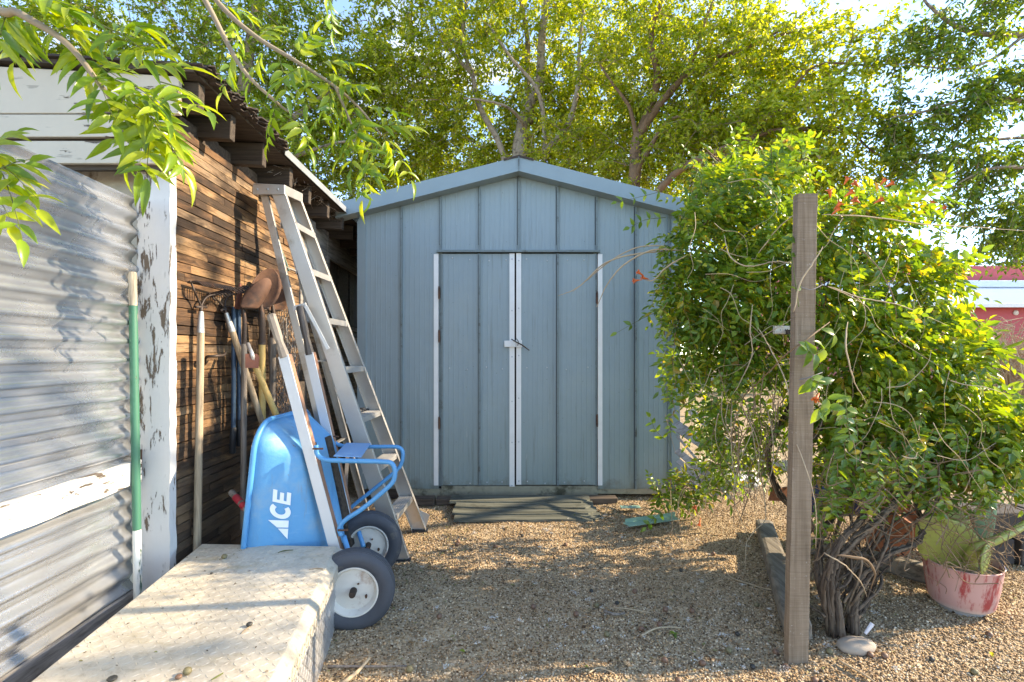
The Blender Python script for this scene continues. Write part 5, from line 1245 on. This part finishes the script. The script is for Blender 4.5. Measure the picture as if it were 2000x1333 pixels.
def brush(name, label, c, R, H, n, mat, grp=None):
    t = thing(name, label, 'dead shrub', (c[0], c[1], 0), grp); m = MB()
    for k in range(n):
        a = random.uniform(0, 6.28); r = R * random.random() ** .6; e = V(c[0] + r * math.cos(a), c[1] + .6 * r * math.sin(a), H * random.uniform(.45, 1.0)); b = V(c[0] + .25 * r * math.cos(a), c[1] + .2 * r * math.sin(a), 0)
        mid = (b + e) / 2 + rng.normal(0, .14 * R, 3); q = spline([b, mid, e], 4); m.tube(q, np.linspace(.020, .006, len(q)), 4, cap=False)
        for j in range(3): s = q[random.randrange(4, len(q))]; m.tube([s, s + rng.normal(0, .16, 3), s + rng.normal(0, .24, 3)], [.008, .004], 3, cap=False)
    m.build('branches', MATS[mat], t)
brush('dead_shrub', 'pale leafless shrub tangled in front of the red barn', (10.6, 10.9), 1.7, 1.9, 150, 'runner')
brush('dead_shrub', 'low brown leafless shrub against the red barn wall left of the pale one', (14.3, 15.5), 1.6, 1.6, 90, 'dead')
# ================================================================== TREES
def tree(name, label, limbs, clumps, leafL, mat, bark, base, twr=.010, sub=6, lps=11, subL=.34, droop=.25, keep=None, group=None, wr=.5):
    """limbs: (points, r0, r1); clumps: (centre, radii, number of twig ends)"""
    t = thing(name, label, 'tree', base, group)
    lp = []; m = MB()
    for i, (pts, r0, r1) in enumerate(limbs):
        c = spline(pts, 7); c[1:] += np.cumsum(rng.normal(0, r0 * .10, (len(c) - 1, 3)), 0) * .6; lp.append(c); m.tube(c, np.linspace(r0, r1, len(c)), 9)
    m.build('trunk', MATS[bark], t, smooth=True)
    lp = np.concatenate([c[len(c) // 4:] for c in lp])
    cs = np.concatenate([np.asarray(c) + rdir(n) * (rng.random(n) ** .42)[:, None] * np.asarray(r) for c, r, n in clumps])
    if keep is not None: cs = cs[keep(cs)]
    m = MB(); base_p = []; dirs = []
    d0 = np.array([np.min(np.linalg.norm(lp - c, axis=1)) for c in cs]); net = [lp]
    cs = cs[np.argsort(d0)]
    cap_n = len(lp) + 4 * len(cs) + 8; NET = np.full((cap_n, 3), 1e6); NET[:len(lp)] = lp; nn = len(lp)
    for c in cs:
        pn = NET[:nn]; dd = np.linalg.norm(pn - c, axis=1) + .35 * np.maximum(0, pn[:, 2] - c[2]); q = pn[np.argmin(dd)]
        L = np.linalg.norm(c - q); mid = (q + c) / 2 + V(*rng.normal(0, .10 * L + .005, 3)) + V(0, 0, .06 * L)
        k = spline([q, mid, c], 3); m.tube(k, np.linspace(min(twr, .0045 + .009 * L), .003, len(k)), 4, cap=False)
        NET[nn:nn + 2] = k[[-4, -1]]; nn += 2
        out = unit(c - q)
        for _ in range(sub):
            d = unit(out * .55 + rng.normal(0, .62, 3) - V(0, 0, droop * .4)); l = subL * random.uniform(.6, 1.2); e = c + d * l - V(0, 0, droop * l * .4)
            if _ < 4: m.tube([c, c + d * l * .5, e], [.003, .0016], 3, cap=False)
            for j in range(lps):
                f = (j + .5) / lps; base_p.append(c + (e - c) * f + rng.normal(0, .018, 3)); dirs.append(d)
    m.build('branches', MATS['twig'], t)
    bp = np.array(base_p); ds = np.array(dirs); n = len(bp)
    alt = np.where(np.arange(n) % 2 == 0, 1., -1.)
    sd = np.cross(ds, V(0, 0, 1)) * alt[:, None]
    ld = ds * .35 + sd * .75 + rng.normal(0, .38, (n, 3)) - V(0, 0, droop)
    nr = V(.6, -.25, .65) + rng.normal(0, .5, (n, 3))
    sz = leafL * rng.uniform(.65, 1.2, n)
    leaves('crown', bp, ld, nr, sz, sz * wr, MATS[mat], t)
    return t
# tree right behind the shed ridge (pale stems)
dA = 8.2
A = [([P(1024, 840, dA), P(1018, 480, dA), P(1022, 300, dA), P(1030, 240, dA), P(1058, 170, dA), P(1065, 90, dA), P(1080, -120, dA)], .17, .04), ([P(1058, 470, dA - .3), P(1060, 320, dA - .3), P(1108, 245, dA - .4), P(1128, 170, dA - .4), P(1130, 110, dA - .4), P(1150, -60, dA - .3)], .06, .02),
     ([P(1046, 420, dA - .2), P(1062, 290, dA - .3), P(1050, 185, dA - .5), P(1000, 118, dA - .6), P(960, 60, dA - .6)], .045, .015), ([P(1000, 480, dA), P(985, 310, dA), P(940, 215, dA), P(925, 150, dA), P(905, 80, dA), P(922, -60, dA)], .06, .02),
     ([P(1040, 270, dA), P(1000, 215, dA - .5), P(940, 195, dA - .7), P(905, 190, dA - .7)], .03, .008), ([P(925, 150, dA), P(890, 110, dA), P(860, 75, dA), P(830, 0, dA)], .035, .012), ([P(1035, 240, dA), P(1030, 150, dA + .4), P(1030, 60, dA + .4), P(1000, -100, dA)], .06, .03)]
CA = [(P(960, 60, 8.6), (2.9, 1.6, 1.9), 451), (P(760, 210, 8.8), (1.5, 1.3, 1.25), 241), (P(1130, 250, 8.6), (1.3, 1.1, 1.1), 176), (P(900, 340, 9.2), (1.8, 1.0, .75), 176), (P(980, -200, 8.8), (3.2, 2.2, 1.6), 120)]
notshed = lambda c: ~((np.abs(c[:, 0]) < 1.8) & (c[:, 1] < 6.9) & (c[:, 2] < 2.9))
tree('elm_tree', 'pale stemmed leafy tree rising right behind the shed ridge', A, CA, .076, 'lf_bg', 'bark', (P(1024, 692, dA)[0], dA, 0), .016, keep=notshed)
# tree with the brown forked trunk right of the ridge
dB = 6.9
B = [([P(1236, 870, dB), P(1237, 500, dB), P(1240, 380, dB), P(1243, 300, dB), P(1246, 262, dB)], .10, .072), ([P(1246, 262, dB), P(1266, 214, dB), P(1283, 150, dB - .1), P(1270, 100, dB - .2), P(1268, 60, dB - .2), P(1288, 0, dB - .2), P(1300, -120, dB)], .062, .02),
     ([P(1250, 262, dB), P(1288, 205, dB - .2), P(1330, 158, dB - .3), P(1388, 116, dB - .4), P(1460, 92, dB - .5), P(1560, 40, dB - .5)], .058, .015), ([P(1244, 340, dB), P(1270, 290, dB - .2), P(1300, 240, dB - .3), P(1330, 225, dB - .4)], .04, .012), ([P(1243, 268, dB), P(1230, 210, dB - .1), P(1200, 165, dB - .1), P(1170, 120, dB)], .032, .01),
     ([P(1246, 420, dB), P(1330, 330, dB - .6), P(1430, 285, dB - .9), P(1510, 255, dB - 1.0), P(1600, 253, dB - 1.1), P(1710, 258, dB - 1.2)], .05, .012), ([P(1510, 255, dB - 1.0), P(1640, 250, dB - 1.1), P(1700, 290, dB - 1.2), P(1760, 340, dB - 1.2)], .02, .006), ([P(1460, 92, dB - .5), P(1560, 60, dB - .6), P(1640, 55, dB - .6), P(1720, 70, dB - .7)], .02, .006), ([P(1330, 158, dB - .3), P(1360, 100, dB - .3), P(1380, 30, dB - .3), P(1420, -60, dB)], .03, .01),
     ([P(1440, 285, dB - .9), P(1520, 215, dB - .9), P(1590, 130, dB - 1.0), P(1700, 128, dB - 1.1), P(1760, 125, dB - 1.1)], .022, .006)]
CB = [(P(1120, 300, 7.6), (1.0, .6, .45), 60), (P(1300, 230, 7.4), (.9, .6, .6), 60), (P(1340, 110, 7.0), (1.5, 1.1, 1.1), 241), (P(1480, 150, 6.5), (1.0, .8, 1.0), 136), (P(1420, 290, 6.6), (1.0, .8, .55), 120), (P(1580, 260, 5.8), (.85, .5, .5), 75), (P(1660, 120, 5.9), (.6, .5, .65), 33), (P(1350, -160, 7.0), (1.6, 1.4, 1.0), 48), (P(1280, 330, 7.2), (.8, .8, .5), 71), (P(1600, 360, 5.9), (.6, .5, .3), 40), (P(1720, 300, 5.7), (.45, .4, .35), 20)]
tree('elm_tree', 'brown trunked forked tree leaning over right of the shed ridge', B, CB, .064, 'lf_bg', 'bark_brown', (P(1236, 692, dB)[0], dB, 0), .014, subL=.30, keep=notshed)
# left tree behind the outbuilding
E = [([V(-5.2, 8.4, 0), V(-5.0, 8.3, 2.6), V(-4.6, 8.2, 4.2), V(-4.2, 8.0, 5.6), V(-3.9, 8.0, 7.5)], .2, .05), ([V(-5.0, 8.3, 2.8), V(-5.9, 8.0, 4.4), V(-6.6, 7.8, 6.2)], .1, .03), ([V(-4.6, 8.2, 4.0), V(-3.4, 8.2, 5.0), V(-2.6, 8.2, 5.6)], .07, .02), ([V(-4.9, 8.3, 3.0), V(-3.9, 8.0, 3.9), V(-3.0, 7.9, 4.3), V(-2.2, 7.8, 4.4)], .05, .012)]
CE = [(P(260, 10, 8.2), (3.0, 1.5, 1.4), 285), (P(520, 150, 8.2), (1.5, 1.2, 1.4), 185), (P(600, 320, 8.6), (1.2, 1.0, .8), 106), (P(60, 60, 8.4), (1.6, 1.3, 1.2), 85), (P(400, 260, 9.0), (1.8, 1.0, .9), 113)]
tree('elm_tree', 'deep green tree rising behind the outbuilding roof', E, CE, .074, 'lf_bg2', 'bark', (-5.2, 8.4, 0), .016, keep=lambda c: ~((c[:, 1] < 6.8) & (c[:, 2] < 3.0)))
# dark feathery tree entering from the right
R_ = [([V(8.0, 5.95, 2.6), V(8.1, 4.9, 4.2), V(7.8, 3.8, 5.3), V(7.4, 2.8, 6.0), V(7.1, 2.2, 6.3)], .07, .015), ([V(7.8, 3.9, 5.2), V(7.4, 3.1, 4.9), V(7.0, 2.4, 4.6)], .03, .008), ([V(8.2, 6.0, 0), V(8.0, 6.0, 2.4), V(7.7, 5.9, 3.6), V(7.2, 5.8, 4.6), V(7.0, 5.8, 6.5)], .2, .05), ([V(7.8, 5.9, 3.2), P(2120, 80, 5.6), P(2000, 70, 5.5), P(1900, 66, 5.5), P(1830, 30, 5.4), P(1790, -10, 5.4)], .05, .010), ([V(7.7, 5.9, 3.0), P(2150, 220, 5.6), P(2020, 200, 5.5), P(1900, 190, 5.4), P(1800, 215, 5.3), P(1740, 225, 5.3)], .04, .006), ([V(7.9, 5.9, 2.6), P(2140, 330, 5.3), P(2020, 330, 5.2), P(1930, 330, 5.1), P(1850, 370, 5.1)], .035, .005), ([V(7.8, 5.9, 2.9), P(2130, 280, 5.5), P(2000, 270, 5.4), P(1880, 285, 5.3), P(1790, 320, 5.3)], .03, .005), ([P(2000, 70, 5.5), P(1930, 120, 5.4), P(1860, 135, 5.3), P(1790, 130, 5.3)], .018, .005)]
CR = [(V(7.4, 2.7, 6.1), (1.1, .75, .9), 8), (V(7.4, 3.9, 5.6), (1.1, .7, 1.0), 9), (V(7.0, 2.4, 4.6), (.9, .5, .6), 5), (P(1930, 40, 5.5), (.75, .6, .32), 34), (P(1830, 90, 5.4), (.45, .5, .28), 11), (P(1960, 170, 5.4), (.55, .5, .32), 27), (P(1850, 210, 5.3), (.50, .4, .22), 17), (P(1940, 300, 5.3), (.48, .4, .26), 21), (P(1830, 320, 5.2), (.4, .35, .2), 12), (P(1975, 400, 5.1), (.36, .4, .28), 15), (P(2180, 200, 5.6), (.9, 1.0, 1.4), 51), (P(1760, 235, 5.3), (.25, .3, .2), 5), (P(1990, 460, 5.0), (.25, .3, .2), 8), (P(1890, 385, 5.1), (.3, .3, .14), 5)]
tree('locust_tree', 'dark feathery leaved tree reaching in from the right over the barn', R_, CR, .066, 'lf_right', 'bark', (8.2, 6.0, 0), .010, sub=6, lps=12, subL=.30, droop=.45, wr=.42)
# farther trees closing the view behind
for i, (px, d, top, wd, lab) in enumerate(((430, 15, 150, 3.4, 'distant tree seen over the outbuilding roof left of the shed'), (900, 17, 210, 4.0, 'distant dense tree seen low behind the shed roof'), (1420, 15, 250, 3.2, 'distant tree behind the vine top right of the shed'), (1960, 19, 395, 1.7, 'small distant tree above the red barn roof at the right edge'))):
    c = P(px, 692, d); c[2] = 0; H = P(px, top, d)[2]
    if i == 3: c[1] = 29; c[0] = .985 * 29; H = P(1960, 400, 29)[2]
    n = 170 if i < 3 else 90
    k = .62 if i < 3 else .72
    tree('distant_tree', lab, [([c, c + V(.1, 0, H * .45), c + V(-.1, 0, H * .8)], .25, .08)], [(c + V(0, 0, H * k), (wd, 1.6, H * (1 - k))  , n), (c + V(0, 0, H * .3), (wd * .9, 1.4, H * .28), n // 2)], .17, 'lf_far' if i == 3 else 'lf_bg2', 'bark', c, .02, sub=7, lps=9, subL=.6)
# ---------------------------------------------------------------- pecan branches hanging in at the upper left
pc = thing('pecan_tree', 'pecan tree branches with long bright leaflets hanging over the white outbuilding front', 'tree', (-3.5, .5, 0))
STEM = [([V(-3.5, .5, 0), V(-3.45, .5, 1.6), V(-3.3, .55, 2.9), V(-3.0, .7, 3.6)], .16, .08), ([V(-3.2, .6, 3.2), V(-2.2, .95, 2.75), P(-120, -60, 1.2), P(40, 28, 1.22), P(130, 85, 1.24), P(195, 165, 1.27), P(240, 225, 1.3), P(268, 262, 1.32)], .04, .003), ([V(-3.0, .7, 3.5), V(-2.0, 1.4, 3.2), P(330, -110, 1.85), P(430, 10, 1.88), P(500, 72, 1.9), P(575, 118, 1.92), P(655, 170, 1.95), P(705, 215, 1.98), P(745, 265, 2.0)], .045, .004),
        ([P(-120, -60, 1.2), V(-1.75, 1.15, 1.75), P(-60, 290, 1.2), P(10, 330, 1.22)], .012, .003), ([P(330, -110, 1.85), P(400, 0, 1.8), P(470, 130, 1.85), P(540, 200, 1.9), P(580, 230, 1.95)], .012, .003), ([P(655, 170, 1.95), P(690, 250, 1.97), P(720, 300, 1.97)], .006, .002)]
m = MB()
for i, (pts, a, b) in enumerate(STEM):
    c = spline(pts, 8); r = np.linspace(a, b, len(c))
    if i in (1, 2): r = np.interp(np.linspace(0, 1, len(c)), [0, .35, 1], [a, .0095, .0032])
    m.tube(c, r, 8)
m.build('trunk', MATS['pecan_twig'], pc, smooth=True)
G1 = [((60, 20), (20, 120)), ((90, 40), (-30, 70)), ((150, 70), (175, 150)), ((200, 50), (300, 95)), ((225, 110), (335, 62)), ((245, 140), (380, 105)), ((250, 160), (330, 210)), ((265, 190), (365, 190)), ((275, 215), (245, 320)), ((295, 230), (285, 345)), ((300, 240), (372, 335)), ((312, 160), (420, 190)), ((60, -10), (160, 10)), ((20, 10), (-10, 90)), ((110, 60), (150, 40)), ((255, 225), (330, 270)), ((170, 120), (245, 150)), ((180, 140), (230, 230)), ((230, 170), (290, 260)), ((300, 235), (345, 300)), ((262, 205), (330, 250)), ((60, -10), (160, 10)), ((110, 60), (160, 45)), ((20, 10), (-10, 90)), ((245, 180), (215, 265)), ((190, 150), (290, 170)), ((230, 60), (300, 40)), ((285, 225), (270, 330))]
G2 = [((-40, 285), (62, 355)), ((-20, 310), (95, 385)), ((-30, 300), (35, 238)), ((5, 340), (48, 455)), ((-30, 350), (30, 430)), ((-50, 320), (20, 330)), ((0, 330), (70, 300))]
G3 = [((560, 95), (645, 62)), ((590, 118), (600, 205)), ((620, 125), (705, 108)), ((630, 140), (712, 165)), ((640, 155), (650, 245)), ((660, 172), (735, 150)), ((665, 178), (605, 240)), ((690, 195), (705, 290)), ((705, 210), (790, 205)), ((708, 220), (680, 330)), ((728, 245), (722, 385)), ((735, 250), (812, 232)), ((748, 262), (815, 345)), ((748, 265), (775, 330)), ((718, 232), (655, 300)), ((700, 240), (740, 330)), ((680, 200), (640, 280)), ((650, 165), (590, 150)), ((720, 300), (705, 390))]
G4 = [((450, 30), (472, 120)), ((500, 80), (545, 35)), ((640, -20), (652, 62)), ((520, 95), (480, 160)), ((545, 112), (565, 185)), ((430, 10), (505, 20)), ((460, 100), (430, 180)), ((540, 200), (520, 280)), ((580, 230), (610, 290)), ((600, 130), (540, 150)), ((580, 110), (620, 40))]
ps_ = []; rach = MB()
for grp, d, pr, ll, ww in ((G1, 1.27, 4, .080, .0205), (G2, 1.22, 3, .062, .022), (G3, 1.97, 4, .078, .020), (G4, 1.9, 4, .070, .021)):
    o = []; dd = []; LL = []
    for a, b in grp:
        d0 = d + random.uniform(-.05, .06); q0, q1 = P(*a, d0), P(*b, d0 + random.uniform(-.09, .09)); o.append(q0); dd.append(q1 - q0); LL.append(np.linalg.norm(q1 - q0) * .82)
        rach.tube([q0, q0 + (q1 - q0) * .41, q0 + (q1 - q0) * .82 - V(0, 0, .1 * LL[-1])], [.0016, .0008], 4, cap=False)
    o, dd, LL = np.array(o), np.array(dd), np.array(LL); n = len(o); up = V(.15, -.35, .9) + rng.normal(0, .35, (n, 3))
    ps_.append(pinnate(o, dd, up, LL, pr, np.full(n, ll) * rng.uniform(.85, 1.1, n), np.full(n, ww), .22, gap=.2))
rach.build('leaf_stalks', MATS['moss'], pc)
a = [np.concatenate([q[i] for q in ps_]) for i in range(5)]
leaves('foliage', a[0], a[1], a[2], a[3], a[4], MATS['lf_pecan'], pc, T_L, rng.uniform(-.18, .18, len(a[0])), smooth=True)

# ================================================================== THINGS ON THE GRAVEL
SPOT = [(1393, 1082), (1300, 1185), (1205, 1174), (1478, 1172), (1515, 1262), (1298, 1286), (1372, 1292), (1330, 1110), (1165, 1180), (1288, 1218), (1352, 1190), (1253, 1228), (1470, 1290), (1423, 1262), (968, 1067), (893, 1062), (1105, 1060), (1020, 1045), (800, 1310), (858, 1205), (1535, 1292), (1592, 1318), (1605, 1322), (1620, 1268), (1728, 1280), (1700, 1276), (1932, 1240), (1820, 1284), (1903, 1310), (1042, 1178), (1125, 1196), (1240, 1150), (1440, 1230), (1185, 1238), (895, 1056), (1325, 1325), (1560, 1255), (1155, 1150)]
protos = []
for mt, r in (('nut', .013), ('nut_dark', .010), ('nut_grey', .013)):
    mm = MB(); mm.ellipsoid(V(0, 0, 0), V(r, 0, 0), V(0, r, 0), V(0, 0, r * .86), 12, 8, .06); protos.append(mm)
labs = {'nut': 'brown round nut lying on the gravel', 'nut_dark': 'dark shrivelled nut lying on the gravel', 'nut_grey': 'dull tan nut lying on the gravel'}
first = {}
for i, (px, py) in enumerate(SPOT):
    k = ('nut', 'nut', 'nut_dark', 'nut_grey', 'nut')[i % 5]; z = .008; q = P(px, py, (CAMH - z) * F / (py - HOR)); q[2] = gh(q[0], q[1]) + .009
    if k not in first:
        o = protos[('nut', 'nut_dark', 'nut_grey').index(k)].build('fallen_nut', MATS[k], None, smooth=True); first[k] = o
    else:
        o = first[k].copy(); COL.objects.link(o)
    o.location = tuple(q); o.rotation_euler = (random.random(), random.random(), 6 * random.random()); tag(o, labs[k], 'nut', {'nut': 'brown nuts on the gravel', 'nut_dark': 'dark nuts on the gravel', 'nut_grey': 'tan nuts on the gravel'}[k])
def ong(px, py, z=.012): q = P(px, py, (CAMH - z) * F / (py - HOR)); return q
for pts, r, lab in (((( 640, 1305), (720, 1303), (795, 1304)), .005, 'long straight grey stick on the gravel along the bottom edge beside the toolbox'), (((668, 1336), (700, 1312), (722, 1290)), .008, 'thick pale stick slanting on the gravel across the long straight one'), (((1200, 1186), (1240, 1190), (1272, 1193)), .0035, 'straight tan straw on the gravel left of the post'), (((1253, 1243), (1285, 1226), (1332, 1222)), .0045, 'bent pale twig on the gravel left of the post foot'), (((1410, 1105), (1430, 1125), (1475, 1140), (1530, 1150)), .004, 'long curved tan runner piece on the gravel left of the post'), (((1640, 1285), (1680, 1310), (1715, 1335)), .0045, 'pale twig on the sunlit gravel in front of the rock'), (((930, 1330), (945, 1315), (955, 1290)), .0035, 'short crooked twig on the gravel near the bottom edge'), (((1180, 1195), (1200, 1203), (1220, 1200)), .007, 'short dark bark strip on the gravel before the post'), (((835, 1000), (850, 1008), (870, 1022)), .003, 'thin white stalk on the gravel at the foot of the ladder'), (((1150, 1320), (1170, 1308), (1200, 1316)), .003, 'thin pale straw on the gravel at the bottom centre')):
    m = MB(); c = spline([ong(*q) for q in pts], 6); c[:, 2] = gh(c[:, 0], c[:, 1]) + .008 + r; m.tube(c, np.linspace(r, r * .6, len(c)), 6); tag(m.build('twig', MATS['runner' if 'pale' in lab or 'tan' in lab else 'handle_grey'], None, smooth=True), lab, 'twig')
N = 9500; y = 1.4 + 3.0 * rng.random(N); x = -.75 + rng.random(N) * 3.6; ck = np.sin(3.1 * x + 2) * np.sin(2.7 * y) + rng.normal(0, .6, N) > -.1; x, y = x[ck], y[ck]; x = np.concatenate([x, rng.normal(-.35, .16, 900), rng.uniform(-.9, 1.2, 700)]); y = np.concatenate([y, rng.uniform(2.5, 3.7, 900), 3.74 - np.abs(rng.normal(0, .13, 700))]); N = len(x)
pos = np.stack([x, y, gh(x, y) + .009], -1)
kind(leaves('leaf_litter', pos, rdir(N, .15), rdir(N) * .35 + V(0, 0, 1), rng.uniform(.005, .021, N) * rng.uniform(.5, 1.2, N), rng.uniform(.003, .011, N), MATS['litter']), 'stuff')
fl = []
cx = rng.uniform(-.5, 2.6, 190); cy = 1.5 + 2.3 * rng.random(190); 
cx = np.where(rng.random(190) < .45, rng.normal(.75, .38, 190), cx); cy = np.where(rng.random(190) < .3, rng.normal(2.15, .3, 190), cy)
pp_ = []; sz = []
for a, b in zip(cx, cy):
    if b < 1.4: continue
    k = random.randint(6, 40); s = random.uniform(.003, .011)
    for _ in range(k): pp_.append([a + random.gauss(0, s), b + random.gauss(0, s), gh(a, b) + .008 + abs(random.gauss(0, s * .5))]); sz.append(random.uniform(.003, .008))
pp_ = np.array(pp_); n = len(pp_); kind(leaves('seed_fluff', pp_, rdir(n, .5), rdir(n), np.array(sz), np.array(sz) * .55, MATS['fluff']), 'stuff')
N = 420; x = rng.uniform(-.75, 1.2, N); y = rng.normal(3.72, .14, N); pos = np.stack([x, y, gh(x, y) + .008], -1)
x2 = rng.uniform(-.7, -.3, 160); y2 = rng.uniform(2.4, 3.4, 160); pos = np.concatenate([pos, np.stack([x2, y2, gh(x2, y2) + .008], -1)]); N = len(pos)
kind(leaves('moss', pos, rdir(N, .3), rdir(N) * .6 + V(0, 0, 1), rng.uniform(.008, .022, N), rng.uniform(.003, .008, N), MATS['moss']), 'stuff')
for (px, py, lab) in ((908, 1272, 'small green leaf on the gravel right of the toolbox corner'), (1318, 1236, 'small green sprout on the gravel left of the post'), (1935, 1275, 'yellow leaf on the gravel in front of the red pot'), (1150, 1310, 'fresh green leaf on the gravel at the bottom centre')):
    q = ong(px, py); q[2] = gh(q[0], q[1]) + .012; n = 1 if 'sprout' not in lab else 6
    o = leaves('fallen_leaf', np.repeat(q[None], n, 0), rdir(n, .2), rdir(n) * .3 + V(0, 0, 1), np.full(n, .028), np.full(n, .013), MATS['lf_vine'] if 'yellow' not in lab else MATS['yellow_flower'], None, T_L); tag(o, lab, 'leaf')

# ================================================================== LIGHT, SKY, CAMERA
SUN = unit(V(.86, .11, .47)); EL = math.asin(SUN[2]); AZ = math.atan2(SUN[0], SUN[1])
sl = bpy.data.lights.new('sun', 'SUN'); sl.energy = 2.35; sl.angle = math.radians(.55); sl.color = (1, .91, .78)
so = bpy.data.objects.new('sun', sl); COL.objects.link(so); so.rotation_euler = Vector(-SUN).to_track_quat('-Z', 'Y').to_euler(); so.location = (6, 2, 6)
wd = bpy.data.worlds.new('World'); SC.world = wd; wd.use_nodes = True; nt = wd.node_tree; nt.nodes.clear()
sk = nt.nodes.new('ShaderNodeTexSky'); sk.sky_type = 'NISHITA'; sk.sun_disc = False; sk.sun_elevation = EL; sk.sun_rotation = AZ; sk.air_density = .85; sk.dust_density = .1; sk.ozone_density = 4.0; sk.altitude = 1400
tc = nt.nodes.new('ShaderNodeTexCoord'); mp = nt.nodes.new('ShaderNodeMapping'); mp.inputs['Scale'].default_value = (2.2, 2.2, 7.0); mp.inputs['Location'].default_value = (1.9, .7, .1)
nz = nt.nodes.new('ShaderNodeTexNoise'); nz.inputs['Scale'].default_value = 1.6; nz.inputs['Detail'].default_value = 7; nz.inputs['Roughness'].default_value = .55
rp_ = nt.nodes.new('ShaderNodeValToRGB'); rp_.color_ramp.elements[0].position = .53; rp_.color_ramp.elements[1].position = .74; rp_.color_ramp.elements[1].color = (.6, .6, .6, 1)
mx = nt.nodes.new('ShaderNodeMix'); mx.data_type = 'RGBA'; mx.inputs[7].default_value = (2.6, 2.6, 2.7, 1)
bg = nt.nodes.new('ShaderNodeBackground'); bg.inputs['Strength'].default_value = .15; wo = nt.nodes.new('ShaderNodeOutputWorld')
for a, b in ((tc.outputs['Generated'], mp.inputs[0]), (mp.outputs[0], nz.inputs['Vector']), (nz.outputs[0], rp_.inputs[0]), (rp_.outputs[0], mx.inputs[0]), (sk.outputs[0], mx.inputs[6]), (mx.outputs[2], bg.inputs[0]), (bg.outputs[0], wo.inputs[0])): nt.links.new(a, b)
cam = bpy.data.cameras.new('camera'); cam.sensor_width = 36; cam.lens = 18; cam.shift_y = .01275; cam.clip_start = .05; cam.clip_end = 3000
co = bpy.data.objects.new('camera', cam); COL.objects.link(co); co.location = (0, 0, CAMH); co.rotation_euler = (math.radians(90), 0, 0); SC.camera = co
SC.view_settings.view_transform = 'Standard'; SC.view_settings.look = 'None'; SC.view_settings.gamma = 1; SC.view_settings.use_white_balance = True; SC.view_settings.white_balance_temperature = 8200; SC.view_settings.white_balance_tint = 10; SC.view_settings.exposure = 2.46
SC.render.engine = 'CYCLES'; SC.cycles.max_bounces = 8; SC.cycles.diffuse_bounces = 4; SC.cycles.transmission_bounces = 4; SC.cycles.sample_clamp_indirect = 6
try: SC.cycles.use_denoising = True
except Exception: pass
